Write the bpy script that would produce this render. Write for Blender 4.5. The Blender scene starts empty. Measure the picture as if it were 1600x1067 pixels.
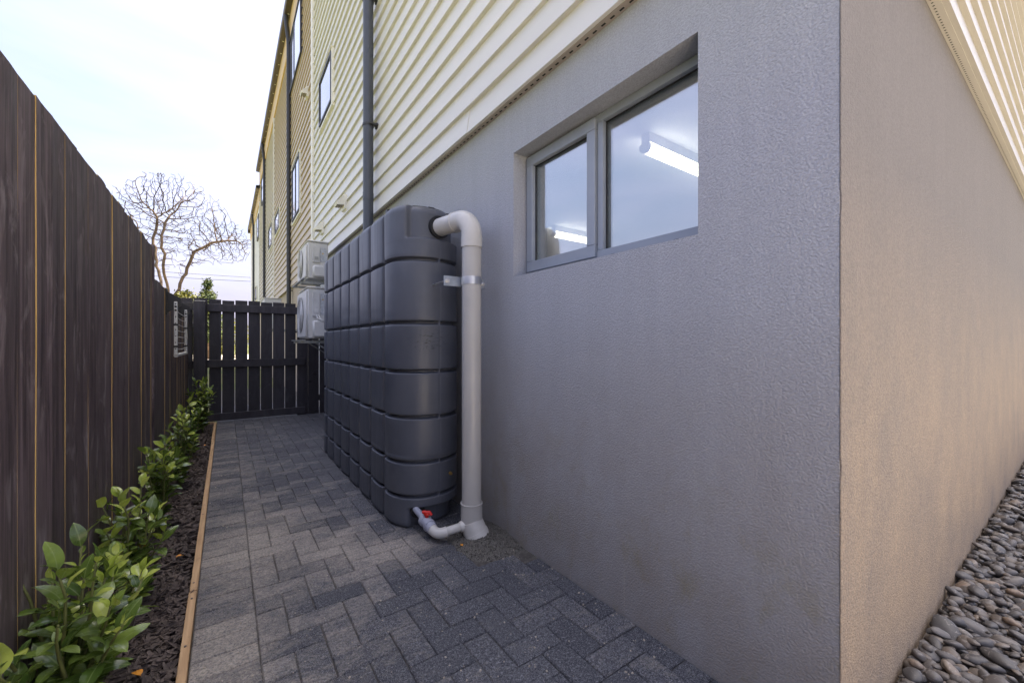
import bpy, bmesh, math, random
import numpy as np
from mathutils import Vector, Matrix, Euler, noise as mnoise
random.seed(7); rng = np.random.default_rng(7)
PI = math.pi
SC = bpy.context.scene
COL = SC.collection
R_ = math.radians

# ------------------------------------------------------------------ camera
cam_d = bpy.data.cameras.new('camera'); cam = bpy.data.objects.new('camera', cam_d); COL.objects.link(cam)
cam.location = (0, 0, 1.12); cam.rotation_euler = (R_(90), 0, -R_(35.016))
cam_d.sensor_width = 36; cam_d.lens = 638/1600*36; cam_d.shift_y = 2.5/1600
cam_d.clip_start = .05; cam_d.clip_end = 2000
SC.camera = cam

# ------------------------------------------------------------------ sky, sun, exposure
SUN_EL, SUN_AZ = 70.0, 84.0            # azimuth clockwise from +Y (the passage runs along +Y)
world = bpy.data.worlds.new("World"); SC.world = world; world.use_nodes = True
wn, wl = world.node_tree.nodes, world.node_tree.links
wn.clear()
w_out = wn.new('ShaderNodeOutputWorld'); w_bg = wn.new('ShaderNodeBackground')
sky = wn.new('ShaderNodeTexSky'); sky.sky_type = 'NISHITA'; sky.sun_disc = False
sky.sun_elevation = R_(SUN_EL); sky.sun_rotation = R_(SUN_AZ)
sky.air_density = 1.0; sky.dust_density = 9.0; sky.ozone_density = 4.0
tc = wn.new('ShaderNodeTexCoord'); mp = wn.new('ShaderNodeMapping')
mp.inputs['Scale'].default_value = (1.0, 1.0, 3.2); mp.inputs['Rotation'].default_value = (0.35, 0.5, 0.4)
cn = wn.new('ShaderNodeTexNoise'); cn.inputs['Scale'].default_value = 1.7; cn.inputs['Detail'].default_value = 7; cn.inputs['Roughness'].default_value = .55
cn.inputs['Distortion'].default_value = .4
cr = wn.new('ShaderNodeMapRange'); cr.inputs['From Min'].default_value = .36; cr.inputs['From Max'].default_value = .72
cr.inputs['To Min'].default_value = .15; cr.inputs['To Max'].default_value = .55
cm = wn.new('ShaderNodeMix'); cm.data_type = 'RGBA'
cm.inputs['B'].default_value = (3.5, 3.25, 4.3, 1)       # thin bright veil of cirrus
wl.new(tc.outputs['Generated'], mp.inputs['Vector']); wl.new(mp.outputs[0], cn.inputs['Vector'])
wl.new(cn.outputs['Fac'], cr.inputs['Value']); wl.new(cr.outputs[0], cm.inputs['Factor'])
wl.new(sky.outputs[0], cm.inputs['A']); wl.new(cm.outputs['Result'], w_bg.inputs['Color'])
w_bg.inputs['Strength'].default_value = .12
wl.new(w_bg.outputs[0], w_out.inputs['Surface'])

sun_d = bpy.data.lights.new('sun', 'SUN'); sun = bpy.data.objects.new('sun', sun_d); COL.objects.link(sun)
sun_d.energy = 5.0; sun_d.angle = R_(.55); sun_d.color = (1, .91, .77)
to_sun = Vector((math.sin(R_(SUN_AZ))*math.cos(R_(SUN_EL)), math.cos(R_(SUN_AZ))*math.cos(R_(SUN_EL)), math.sin(R_(SUN_EL))))
sun.rotation_euler = to_sun.to_track_quat('Z', 'Y').to_euler(); sun.location = (30, 10, 30)

SC.view_settings.view_transform = 'Standard'; SC.view_settings.look = 'None'
SC.view_settings.exposure = 1.86; SC.view_settings.gamma = 1; SC.view_settings.use_curve_mapping = False
SC.cycles.use_denoising = True
SC.cycles.max_bounces = 10; SC.cycles.diffuse_bounces = 6; SC.cycles.transparent_max_bounces = 12

# ------------------------------------------------------------------ mesh helpers
class MB:
    """collects shapes; build() links them as ONE mesh object"""
    def __init__(s): s.v = []; s.f = []; s.m = []
    def add(s, vs, fs, mi=0):
        o = len(s.v); s.v += [tuple(v) for v in vs]
        s.f += [tuple(i+o for i in f) for f in fs]; s.m += [mi]*len(fs); return s
    def box(s, x0, x1, y0, y1, z0, z1, mi=0, mat=None):
        vs = [(x0,y0,z0),(x1,y0,z0),(x1,y1,z0),(x0,y1,z0),(x0,y0,z1),(x1,y0,z1),(x1,y1,z1),(x0,y1,z1)]
        if mat is not None: vs = [mat @ Vector(v) for v in vs]
        return s.add(vs, [(0,3,2,1),(4,5,6,7),(0,1,5,4),(1,2,6,5),(2,3,7,6),(3,0,4,7)], mi)
    def cbox(s, x0, x1, y0, y1, z0, z1, c=.003, mi=0):
        """box with all edges chamfered"""
        bm = bmesh.new(); bmesh.ops.create_cube(bm, size=1)
        for v in bm.verts: v.co = Vector((x0+(x1-x0)*(v.co.x+.5), y0+(y1-y0)*(v.co.y+.5), z0+(z1-z0)*(v.co.z+.5)))
        bmesh.ops.bevel(bm, geom=bm.edges[:], offset=c, segments=1, affect='EDGES', profile=.5)
        bm.verts.index_update()
        s.add([v.co[:] for v in bm.verts], [[v.index for v in f.verts] for f in bm.faces], mi); bm.free(); return s
    def tube(s, pts, r, n=16, caps=True, mi=0):
        pts = [Vector(p) for p in pts]; rs = r if isinstance(r, (list, tuple)) else [r]*len(pts)
        t0 = (pts[1]-pts[0]).normalized()
        up = Vector((0,0,1)) if abs(t0.z) < .9 else Vector((1,0,0))
        a = t0.cross(up).normalized(); vs = []; fs = []
        for i, p in enumerate(pts):
            t = (pts[min(i+1,len(pts)-1)]-pts[max(i-1,0)]).normalized()
            a = (a - t*a.dot(t)).normalized(); b = t.cross(a)
            for k in range(n):
                an = 2*PI*k/n; vs.append(p+(a*math.cos(an)+b*math.sin(an))*rs[i])
        for i in range(len(pts)-1):
            for k in range(n):
                k2 = (k+1) % n; fs.append((i*n+k, i*n+k2, (i+1)*n+k2, (i+1)*n+k))
        if caps: fs.append(tuple(range(n))[::-1]); fs.append(tuple((len(pts)-1)*n+k for k in range(n)))
        return s.add(vs, fs, mi)
    def prism_y(s, prof, y0, y1, mi=0):
        n = len(prof); vs = [(x,y0,z) for x,z in prof]+[(x,y1,z) for x,z in prof]
        fs = [(k,(k+1)%n,n+(k+1)%n,n+k) for k in range(n)]+[tuple(range(n))[::-1], tuple(range(n,2*n))]
        return s.add(vs, fs, mi)
    def prism_x(s, prof, x0, x1, mi=0):
        n = len(prof); vs = [(x0,y,z) for y,z in prof]+[(x1,y,z) for y,z in prof]
        fs = [(k,(k+1)%n,n+(k+1)%n,n+k) for k in range(n)]+[tuple(range(n))[::-1], tuple(range(n,2*n))]
        return s.add(vs, fs, mi)
    def mesh(s, name, mats, smooth=False):
        me = bpy.data.meshes.new(name); me.from_pydata(s.v, [], s.f)
        for m in (mats if isinstance(mats, (list, tuple)) else [mats]): me.materials.append(m)
        if any(s.m): me.polygons.foreach_set('material_index', s.m)
        bm = bmesh.new(); bm.from_mesh(me); bmesh.ops.recalc_face_normals(bm, faces=bm.faces[:]); bm.to_mesh(me); bm.free()
        if smooth: me.shade_smooth() if smooth is True else me.set_sharp_from_angle(angle=R_(smooth))
        return me
    def build(s, name, mats, parent=None, smooth=False):
        return link(name, s.mesh(name, mats, smooth), parent)

def link(name, me, parent=None, loc=None, rot=None, scale=None):
    o = bpy.data.objects.new(name, me); COL.objects.link(o)
    if parent is not None: o.parent = parent
    if loc is not None: o.location = loc
    if rot is not None: o.rotation_euler = rot
    if scale is not None: o.scale = scale
    return o
def tag(o, label=None, cat=None, group=None, kind=None):
    if label: o['label'] = label
    if cat: o['category'] = cat
    if group: o['group'] = group
    if kind: o['kind'] = kind
    return o
def thing(name, label, cat, group=None, loc=(0,0,0)):
    o = bpy.data.objects.new(name, None); COL.objects.link(o); o.location = loc; o.empty_display_size = .1
    return tag(o, label, cat, group)
def at(o):
    """parts are written in world coordinates: put the thing's base where it stands, keep parts in place"""
    return Matrix.Translation(-Vector(o.location))
def part(mb, name, mats, parent, smooth=False, base=True):
    o = mb.build(name, mats, parent, smooth)
    if base:
        p = parent
        off = Vector((0,0,0))
        while p is not None: off += Vector(p.location); p = p.parent
        o.location = -off
    return o

# ------------------------------------------------------------------ materials
class NT:
    def __init__(s, name, rough=.6, spec=.5, metallic=0):
        s.m = bpy.data.materials.new(name); s.m.use_nodes = True
        s.t = s.m.node_tree; s.n = s.t.nodes; s.l = s.t.links
        s.b = s.n['Principled BSDF']; s.b.inputs['Roughness'].default_value = rough
        s.b.inputs['Specular IOR Level'].default_value = spec; s.b.inputs['Metallic'].default_value = metallic
    def new(s, k, **kw):
        n = s.n.new(k)
        for a, v in kw.items(): setattr(n, a, v)
        return n
    def val(s, sock, v):
        if hasattr(v, 'links') or isinstance(v, bpy.types.NodeSocket): s.l.new(v, sock)
        else: sock.default_value = v
    def pos(s): return s.new('ShaderNodeNewGeometry').outputs['Position']
    def obj(s): return s.new('ShaderNodeTexCoord').outputs['Object']
    def rand(s): return s.new('ShaderNodeObjectInfo').outputs['Random']
    def map(s, vec, scale=(1,1,1), loc=(0,0,0)):
        n = s.new('ShaderNodeMapping'); s.l.new(vec, n.inputs['Vector']); n.inputs['Scale'].default_value = scale
        s.val(n.inputs['Location'], loc); return n.outputs[0]
    def noise(s, vec, scale, detail=4, rough=.5, dist=0):
        n = s.new('ShaderNodeTexNoise'); s.l.new(vec, n.inputs['Vector']); n.inputs['Scale'].default_value = scale
        n.inputs['Detail'].default_value = detail; n.inputs['Roughness'].default_value = rough; n.inputs['Distortion'].default_value = dist
        return n.outputs['Fac']
    def voro(s, vec, scale, out='Distance'):
        n = s.new('ShaderNodeTexVoronoi'); s.l.new(vec, n.inputs['Vector']); n.inputs['Scale'].default_value = scale
        return n.outputs[out]
    def rng(s, v, a, b, c=0., d=1.):
        n = s.new('ShaderNodeMapRange'); s.val(n.inputs['Value'], v)
        for k, x in zip(('From Min','From Max','To Min','To Max'), (a,b,c,d)): n.inputs[k].default_value = x
        return n.outputs[0]
    def math(s, op, a, b=0.):
        n = s.new('ShaderNodeMath', operation=op); s.val(n.inputs[0], a); s.val(n.inputs[1], b); return n.outputs[0]
    def mix(s, f, a, b, mode='MIX'):
        n = s.new('ShaderNodeMix', data_type='RGBA', blend_type=mode); s.val(n.inputs['Factor'], f)
        for k, x in (('A', a), ('B', b)):
            if isinstance(x, tuple): n.inputs[k].default_value = (*x[:3], 1)
            else: s.l.new(x, n.inputs[k])
        return n.outputs['Result']
    def sep(s, v):
        n = s.new('ShaderNodeSeparateXYZ'); s.l.new(v, n.inputs[0]); return n.outputs
    def color(s, c):
        if isinstance(c, tuple): s.b.inputs['Base Color'].default_value = (*c[:3], 1)
        else: s.l.new(c, s.b.inputs['Base Color'])
        return s
    def rough(s, v): s.val(s.b.inputs['Roughness'], v); return s
    def bump(s, h, strength=.3, dist=.005):
        n = s.new('ShaderNodeBump'); n.inputs['Strength'].default_value = strength; n.inputs['Distance'].default_value = dist
        s.l.new(h, n.inputs['Height']); s.l.new(n.outputs[0], s.b.inputs['Normal']); return s

def simple(name, col, rough=.5, spec=.5, metallic=0, var=.12, scale=8, bump=0):
    k = NT(name, rough, spec, metallic); p = k.pos()
    n = k.noise(p, scale, 5, .6)
    c2 = tuple(c*(1-var) for c in col); c1 = tuple(min(1, c*(1+var)) for c in col)
    k.color(k.mix(k.rng(n, .3, .7), c2, c1)); k.rough(k.rng(n, .2, .8, max(.05, rough-.06), min(1, rough+.06)))
    if bump: k.bump(k.noise(p, 220, 3), bump, .002)
    return k.m

M = {}
def render_wall(name, base, dust_or_glow, stains=True, dz=1.2, pw=1.3):
    k = NT(name, .8, .3); p = k.pos(); X, Y, Z = k.sep(p)
    big = k.noise(p, .9, 5, .55); med = k.noise(k.map(p, (7,7,.55)), 2.2, 6, .62)
    c = k.mix(k.rng(big, .3, .7), tuple(x*.97 for x in base), tuple(x*1.03 for x in base))
    c = k.mix(k.rng(med, .42, .72, 0, .30), c, tuple(x*1.22 for x in base))           # chalky vertical wash marks
    # splash dirt along the wall foot, olive-brown, patchy; front wall adds painted bounce glow
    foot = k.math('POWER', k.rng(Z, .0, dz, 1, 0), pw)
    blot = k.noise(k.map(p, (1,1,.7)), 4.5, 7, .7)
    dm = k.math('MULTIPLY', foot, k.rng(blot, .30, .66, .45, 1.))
    c = k.mix(k.math('MULTIPLY', dm, .85), c, dust_or_glow)
    if stains:
        alg = k.math('MULTIPLY', k.rng(k.noise(k.map(p, (1,1,.8), (3,1,7)), 7.5, 6, .7), .52, .70, 0, .42), k.rng(Z, .25, 1.0, 1, 0)); c = k.mix(alg, c, (.26,.225,.09))
        spot = k.voro(k.map(p, (1,1,.6)), 11.0); sp2 = k.noise(p, 22, 2)
        sm = k.math('MULTIPLY', k.rng(spot, .045, .06, 1, 0), k.rng(sp2, .55, .60, 0, 1))
        sm = k.math('MULTIPLY', sm, k.rng(Z, .1, 1.0, 1, 0)); c = k.mix(k.math('MULTIPLY', sm, .9), c, (.62,.54,.42))
        # dribbles of old splash near the foot
        dr = k.math('MULTIPLY', k.rng(k.noise(k.map(p, (30,30,1.6)), 1.4, 3, .5), .70, .735), k.rng(Z, .1, .5, 1, 0)); c = k.mix(k.math('MULTIPLY', dr, .5), c, (.52,.45,.36))
    grain = k.noise(p, 125, 2, .6); grit = k.noise(p, 430, 2, .6)
    c = k.mix(k.rng(grain, .40, .62, 0, .36), c, tuple(x*.62 for x in base))
    k.color(c)
    k.bump(k.math('ADD', k.rng(k.noise(k.map(p, (1,1,1.15)), 150, 2, .55), .36, .66), k.math('MULTIPLY', grit, .5)), .6, .0029)
    return k.m
M['render_side'] = render_wall('render_side', (.415,.43,.466), (.275,.235,.185), True, 1.25, .8)
M['render_front'] = render_wall('render_front', (.165,.155,.152), (.50,.37,.235), False, 1.75, 1.1)  # warm bounce light painted into the lower wall, mixed with some dirt
M['render_tan'] = render_wall('render_tan', (.45,.38,.30), (.25,.2,.15), False)

def board_mat(name, col):
    k = NT(name, .42, .5); p = k.pos(); r = k.rand()
    n = k.noise(k.map(p, (1,.15,1)), 7, 5, .6)
    c = k.mix(k.rng(n, .3, .7, 0, .5), col, tuple(x*.86 for x in col))
    c = k.mix(k.rng(r, 0, 1, 0, .25), c, tuple(x*.82 for x in col))
    k.color(c); k.bump(k.noise(k.map(p, (1,.08,1)), 160, 3), .12, .001); return k.m
M['board_white'] = board_mat('board_white', (.67,.66,.62))
M['board_tan'] = board_mat('board_tan', (.52,.43,.315))
M['board_pale'] = board_mat('board_pale', (.58,.53,.455))
M['board_front'] = board_mat('board_front', (.37,.355,.315))
M['frieze'] = simple('frieze_sunlit', (.66,.47,.20), .55)  # cream board with the yellow of sunlight put into its colour
M['white_trim'] = simple('white_trim', (.76,.75,.68), .45)
M['vent'] = simple('vent_strip_tan', (.34,.30,.265), .5)
M['void'] = simple('slot_dark', (.012,.011,.01), .8)
M['alu'] = simple('window_aluminium', (.30,.33,.37), .38, .5, .1, .06)
M['gasket'] = simple('rubber_gasket', (.015,.015,.017), .6)
M['dp'] = simple('downpipe_grey', (.058,.066,.084), .35, .5, 0, .1, 5)
M['dp_dark'] = simple('downpipe_charcoal', (.035,.036,.04), .4)
M['gutter'] = simple('gutter_metal', (.10,.08,.065), .4, .5, .2)
M['roof'] = simple('roof_metal', (.06,.06,.065), .45, .5, .2)
M['pvc'] = simple('pvc_grey', (.46,.45,.425), .34, .5, 0, .05, 6)
M['pvc_white'] = simple('pvc_white', (.56,.55,.515), .36, .5, 0, .07, 14)
M['valve'] = simple('valve_body', (.38,.40,.48), .35)
M['red'] = simple('valve_red', (.62,.02,.015), .35)
M['black_plastic'] = simple('black_plastic', (.012,.012,.014), .45)
M['galv'] = simple('galvanised_steel', (.46,.50,.54), .36, .5, .75, .15, 30)
M['steel'] = simple('bolt_steel', (.62,.62,.62), .3, .5, .9)
M['brass'] = simple('brass', (.60,.42,.16), .3, .5, .9)
M['ac'] = simple('ac_casing', (.60,.595,.565), .42, .5, 0, .05)
M['ac_grille'] = simple('ac_grille', (.55,.55,.53), .5)
M['ac_dark'] = simple('ac_inside', (.05,.05,.055), .6)
M['ac_label'] = simple('ac_label', (.50,.52,.53), .45, .5, 0, .3, 60)
M['cable'] = simple('cable_white', (.62,.62,.60), .5)
M['bracket'] = simple('ac_bracket', (.36,.37,.35), .45, .5, .4)
M['line_frame'] = simple('clothesline_frame', (.60,.60,.57), .4, .5, .1, .1, 30)
M['line_cord'] = simple('clothesline_cord', (.62,.62,.6), .6)
M['dryfleck'] = simple('orange_leaf', (.75,.30,.02), .55)
M['lamp_body'] = simple('lamp_body', (.7,.7,.7), .5)
M['plaster'] = simple('interior_plaster', (.76,.77,.80), .7, .3, 0, .03)
M['carpet'] = simple('interior_floor', (.25,.24,.23), .9)
M['sand'] = simple('joint_sand', (.10,.093,.083), .95, .2, 0, .5, 30, .4)
M['concrete'] = simple('concrete', (.52,.46,.38), .85, .3, 0, .12, 2)

def glass_mat(name, tint):
    k = NT(name); k.n.remove(k.b); out = k.n['Material Output']
    tr = k.new('ShaderNodeBsdfTransparent'); tr.inputs[0].default_value = (*tint, 1)
    gl = k.new('ShaderNodeBsdfGlossy'); gl.inputs['Roughness'].default_value = .005; gl.inputs['Color'].default_value = (.95,.97,1,1)
    fr = k.new('ShaderNodeLayerWeight'); fr.inputs['Blend'].default_value = .5        # Schlick reflectance of one face
    f2 = k.math('ADD', k.math('MULTIPLY', k.math('POWER', fr.outputs['Facing'], 3.0), .68), .32)
    mx = k.new('ShaderNodeMixShader'); k.l.new(f2, mx.inputs[0]); k.l.new(tr.outputs[0], mx.inputs[1]); k.l.new(gl.outputs[0], mx.inputs[2])
    k.l.new(mx.outputs[0], out.inputs['Surface']); return k.m
M['glass'] = glass_mat('window_glass', (.86,.90,.90))
k = NT('far_glass', .04, 1.0); k.color(k.mix(k.rng(k.noise(k.pos(), 1.5), .4, .6), (.20,.22,.26), (.28,.30,.34))); k.b.inputs['Coat Weight'].default_value = 1; M['far_glass'] = k.m
k = NT('lamp_light'); k.b.inputs['Emission Color'].default_value = (1,.88,.68,1); k.b.inputs['Emission Strength'].default_value = 3.4; k.color((.9,.9,.9)); M['lamp_light'] = k.m

# tank plastic
k = NT('tank_plastic', .42, .45); p = k.pos(); X, Y, Z = k.sep(p)
n1 = k.noise(p, 3, 5, .6); n2 = k.noise(k.map(p, (1,1,.12)), 22, 5, .6)
c = k.mix(k.rng(n1, .3, .7), (.068,.075,.093), (.100,.108,.130))
c = k.mix(k.rng(n2, .55, .8, 0, .35), c, (.10,.10,.11))
dust_or_glow = k.math('MULTIPLY', k.rng(k.noise(p, 55, 4, .7), .55, .72), k.rng(Z, .02, .35, 1, 0)); c = k.mix(k.math('MULTIPLY', dust_or_glow, .4), c, (.20,.18,.16))
# a scuffed patch on the end of the tank
dx = k.math('SUBTRACT', X, 1.02); dz = k.math('SUBTRACT', Z, 1.13)
dd = k.math('SQRT', k.math('ADD', k.math('MULTIPLY', dx, dx), k.math('MULTIPLY', k.math('MULTIPLY', dz, dz), 2.2)))
sc_ = k.math('MULTIPLY', k.rng(dd, .05, .13, 1, 0), k.rng(k.noise(k.map(p, (1,1,2.2)), 34, 5, .7, 1.2), .54, .60))
sc_ = k.math('MULTIPLY', sc_, k.rng(Y, 2.45, 2.5, 1, 0)); c = k.mix(k.math('MULTIPLY', sc_, .8), c, (.008,.008,.009))
k.color(c); k.rough(k.rng(n2, .3, .8, .34, .52)); k.bump(k.noise(p, 260, 3, .6), .12, .001); M['tank'] = k.m

# dark-stained fence timber
def stain(name, dark, light, wear):
    k = NT(name, .62, .4); o = k.obj(); p = k.pos(); r = k.rand()
    off = k.new('ShaderNodeCombineXYZ'); k.l.new(k.math('MULTIPLY', r, 37.), off.inputs[0]); k.l.new(k.math('MULTIPLY', r, 91.), off.inputs[2])
    v = k.map(p, (1,1,1), off.outputs[0])
    g = k.noise(k.map(v, (6,30,1.1)), 1.6, 7, .68, 1.0); g2 = k.noise(k.map(v, (1,60,1.2)), 2.0, 4, .6)
    blot = k.noise(k.map(v, (1,1.6,.7)), 5.5, 5, .65, .8)
    c = k.mix(k.rng(g, .37, .64), dark, light)
    c = k.mix(k.rng(r, 0, 1, 0, .5), c, tuple(x*.55 for x in dark))
    c = k.mix(k.math('MULTIPLY', k.rng(blot, .56, .74), .6), c, wear)
    kn = k.voro(k.map(v, (1,3.4,1.5)), 2.1); c = k.mix(k.rng(kn, .03, .085, .75, 0), c, (.006,.005,.005))
    k.color(c); k.rough(k.rng(blot, .3, .8, .5, .75))
    k.bump(k.math('ADD', k.math('MULTIPLY', g, .8), g2), .35, .003); return k.m
M['paling'] = stain('stained_paling', (.042,.029,.032), (.165,.124,.134), (.36,.315,.325))
M['gate_timber'] = stain('stained_gate_timber', (.030,.027,.032), (.052,.047,.055), (.085,.079,.088))
k = NT('raw_pine_edge', .8, .2); p = k.pos(); n = k.noise(k.map(p, (20,20,2)), 3, 4); k.color(k.mix(n, (.36,.23,.07), (.60,.42,.17))); M['raw_pine'] = k.m
k = NT('pine_edging', .75, .25); p = k.pos(); v = k.map(p, (40,2,40)); n = k.noise(v, 1.5, 5, .6); n2 = k.noise(p, 14, 4)
c = k.mix(k.rng(n, .3, .7), (.40,.25,.13), (.58,.40,.23)); c = k.mix(k.rng(n2, .58, .75, 0, .5), c, (.22,.15,.09))
k.color(c); k.bump(n, .3, .003); M['pine'] = k.m

# pavers: gritty charcoal concrete with swept-in sand
k = NT('paver_concrete', .88, .3); p = k.pos(); r = k.rand(); X, Y, Z = k.sep(p)
ag = k.noise(p, 210, 3, .7); ag2 = k.voro(p, 260); grit = k.noise(p, 520, 2, .5)
c = k.mix(k.rng(r, 0, 1), (.115,.121,.140), (.265,.270,.292))
c = k.mix(k.rng(ag, .42, .66), tuple(x*.6 for x in (.05,.053,.064)), c)
c = k.mix(k.rng(k.noise(p, 85, 4, .8), .38, .62, 0, .8), c, (.030,.033,.043)); c = k.mix(k.rng(k.noise(p, 120, 3, .7), .55, .72, 0, .6), c, (.34,.345,.37)); c = k.mix(k.rng(grit, .56, .70, 0, .8), c, (.46,.46,.48))
def blob(cx, cy, rx, ry):
    a = k.math('DIVIDE', k.math('SUBTRACT', X, cx), rx); b = k.math('DIVIDE', k.math('SUBTRACT', Y, cy), ry)
    return k.rng(k.math('SQRT', k.math('ADD', k.math('MULTIPLY', a, a), k.math('MULTIPLY', b, b))), .25, 1.3, 1, 0)
bl = k.math('MAXIMUM', k.math('MAXIMUM', blob(.0, 1.75, .24, .5), blob(.5, 2.35, .33, .42)), k.math('MAXIMUM', blob(.15, 2.6, .5, .9), blob(.7, 2.2, .35, .28)))
bl = k.math('MAXIMUM', bl, k.math('MULTIPLY', k.rng(X, .85, .1, 0, .62), k.rng(Y, 6.5, 2.2, .25, 1)))
wob = k.noise(k.map(p, (1,1.7,1)), 4.6, 7, .74, .5); wob2 = k.noise(k.map(p, (1,2,1)), 28, 4, .7)
dm = k.math('ADD', k.math('MULTIPLY', wob, 1.15), k.math('ADD', k.math('MULTIPLY', wob2, .85), k.math('MULTIPLY', bl, .55)))
dm = k.math('ADD', dm, k.math('MULTIPLY', k.math('SUBTRACT', r, .5), .24))
dm = k.rng(dm, 1.10, 1.72, 0, 1)
dm = k.math('MULTIPLY', dm, k.rng(k.noise(p, 100, 4, .8), .36, .56, .2, 1))
c = k.mix(k.math('MULTIPLY', dm, .70), c, (.55,.485,.40))
k.color(c)
k.bump(k.math('ADD', k.math('MULTIPLY', ag, 1.0), k.math('ADD', k.math('MULTIPLY', grit, .5), k.math('MULTIPLY', k.noise(p, 70, 4, .7), 1.4))), .8, .005); M['paver'] = k.m

def stone_mat():
    k = NT('river_pebble', .5, .4); o = k.obj(); r = k.rand(); p = k.pos()
    ramp = k.new('ShaderNodeValToRGB'); e = ramp.color_ramp; e.interpolation = 'LINEAR'
    cols = [(0,(.038,.037,.038)),(.22,(.075,.070,.067)),(.42,(.11,.10,.092)),(.55,(.055,.052,.052)),(.7,(.135,.108,.082)),(.85,(.095,.084,.075)),(.94,(.19,.17,.145)),(1,(.20,.13,.075))]
    while len(e.elements) < len(cols): e.elements.new(.5)
    for q, (a, cc) in zip(e.elements, cols): q.position = a; q.color = (*cc, 1)
    k.l.new(r, ramp.inputs[0])
    n = k.noise(p, 60, 5, .65); c = k.mix(k.rng(n, .35, .7, 0, .55), ramp.outputs[0], (.08,.075,.07))
    v = k.noise(k.map(p, (1,1,3)), 30, 3, .5, 1.5); c = k.mix(k.rng(v, .62, .66, 0, .35), c, (.36,.33,.3))
    k.color(c); k.bump(k.noise(p, 300, 3), .2, .002); return k.m
M['pebble'] = stone_mat()
k = NT('pebble_mix', .5, .4); p = k.pos(); vc = k.voro(p, 17, 'Color'); s_ = k.sep(vc)[0]; n = k.noise(p, 60, 5)
c = k.mix(s_, (.045,.043,.041), (.145,.12,.097)); c = k.mix(k.rng(n, .4, .7, 0, .5), c, (.08,.075,.07)); k.color(c); M['pebble_mix'] = k.m
k = NT('bark_chip', .7, .35); p = k.pos(); n = k.noise(p, 24, 4, .7); n2 = k.noise(p, 160, 3)
c = k.mix(k.rng(n, .3, .7), (.030,.022,.019), (.135,.105,.09)); c = k.mix(k.rng(n2, .6, .75, 0, .4), c, (.26,.21,.18)); k.color(c); k.bump(n2, .3, .002); M['bark'] = k.m
M['soil'] = simple('soil', (.02,.015,.012), .95, .2, 0, .4, 20, .5)
M['grit'] = simple('grit_heap', (.115,.108,.094), .9, .3, 0, .8, 160, .8)

def leaf_mat(name, dark, light, vein):
    k = NT(name, .22, .6); o = k.obj(); r = k.rand(); X, Y, Z = k.sep(o); p = k.pos()
    c = k.mix(r, dark, light)
    n = k.noise(p, 35, 3); c = k.mix(k.rng(n, .35, .7, 0, .35), c, tuple(x*.6 for x in dark))
    ax = k.math('ABSOLUTE', X); c = k.mix(k.rng(ax, .0, .0022, .75, 0), c, vein)
    k.color(c); k.rough(k.rng(n, .3, .7, .14, .32))
    k.b.inputs['Subsurface Weight'].default_value = 0
    out = k.n['Material Output']; tl = k.new('ShaderNodeBsdfTranslucent'); k.l.new(k.mix(.5, c, light), tl.inputs['Color'])
    mx = k.new('ShaderNodeMixShader'); mx.inputs[0].default_value = .22; k.l.new(k.b.outputs[0], mx.inputs[1]); k.l.new(tl.outputs[0], mx.inputs[2])
    k.l.new(mx.outputs[0], out.inputs['Surface'])
    k.bump(k.noise(k.map(o, (1,1,0)), 90, 2), .12, .002); return k.m
M['leaf'] = leaf_mat('griselinia_leaf', (.060,.110,.020), (.20,.28,.05), (.23,.30,.10))
M['leaf_young'] = leaf_mat('young_leaf', (.31,.41,.05), (.50,.58,.12), (.40,.45,.16))
M['stem'] = simple('plant_stem', (.12,.13,.04), .6, .3, 0, .3, 30)
M['bark_tree'] = simple('tree_bark', (.15,.105,.07), .85, .3, 0, .35, 3)
M['twig'] = simple('tree_twig', (.055,.037,.026), .85, .3, 0, .3, 3)
k = NT('conifer_leaf', .6, .3); r = k.noise(k.pos(), 2.2, 4, .6); k.color(k.mix(k.rng(r, .35, .65), (.030,.055,.018), (.11,.13,.02))); M['conifer'] = k.m
k = NT('shrub_leaf', .55, .3); r = k.noise(k.pos(), 2.5, 4, .6); k.color(k.mix(k.rng(r, .35, .65), (.07,.09,.015), (.22,.20,.02))); M['shrub'] = k.m
k = NT('lawn', .9, .2); p = k.pos(); n = k.noise(p, .4, 6, .65); k.color(k.mix(k.rng(n, .35, .65), (.07,.095,.03), (.16,.15,.06))); M['lawn'] = k.m
M['wire'] = simple('wire', (.03,.03,.03), .6)

# ------------------------------------------------------------------ setting: ground, drive, paving bed
tag(MB().box(-300, 300, -300, 300, -.5, -.10).build('ground', M['lawn']), kind='structure')
tag(MB().box(-7, 14, -14, -.85, -.099, -.012).build('driveway', M['concrete']), kind='structure')
tag(MB().box(-6, 9, 31.8, 50, -.099, -.03).build('concrete_yard', M['concrete']), kind='structure')
XW, YF = 1.345, .39           # faces of the rendered walls: side (x) and front (y)
XE = -.107                    # outer edge of the timber edging
XFN = -.42                    # fence face

def at_px(p):                 # used only to choose which pieces show largest, never to place one
    d = Vector(p)-Vector((0,0,1.12)); F = Vector((math.sin(R_(35.016)), math.cos(R_(35.016)), 0)); Rr = Vector((F.y, -F.x, 0))
    z = d.dot(F)
    if z < .05: return None
    return 800+638*d.dot(Rr)/z, 536-638*d.z/z, z

# ------------------------------------------------------------------ near townhouse
PITCH = .165
H_TOP = 9.2
Z_CL = 2.49
def clad_profile_x(xw, z, d=.031, p=PITCH):       # outward is -x
    return [(xw, z), (xw-d, z), (xw-d, z+.005), (xw-.005, z+p+.012), (xw, z+p+.012)]
def clad_profile_y(yw, z, d=.028, p=PITCH):
    return [(yw, z), (yw-d, z), (yw-d, z+.005), (yw-.005, z+p+.012), (yw, z+p+.012)]

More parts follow.
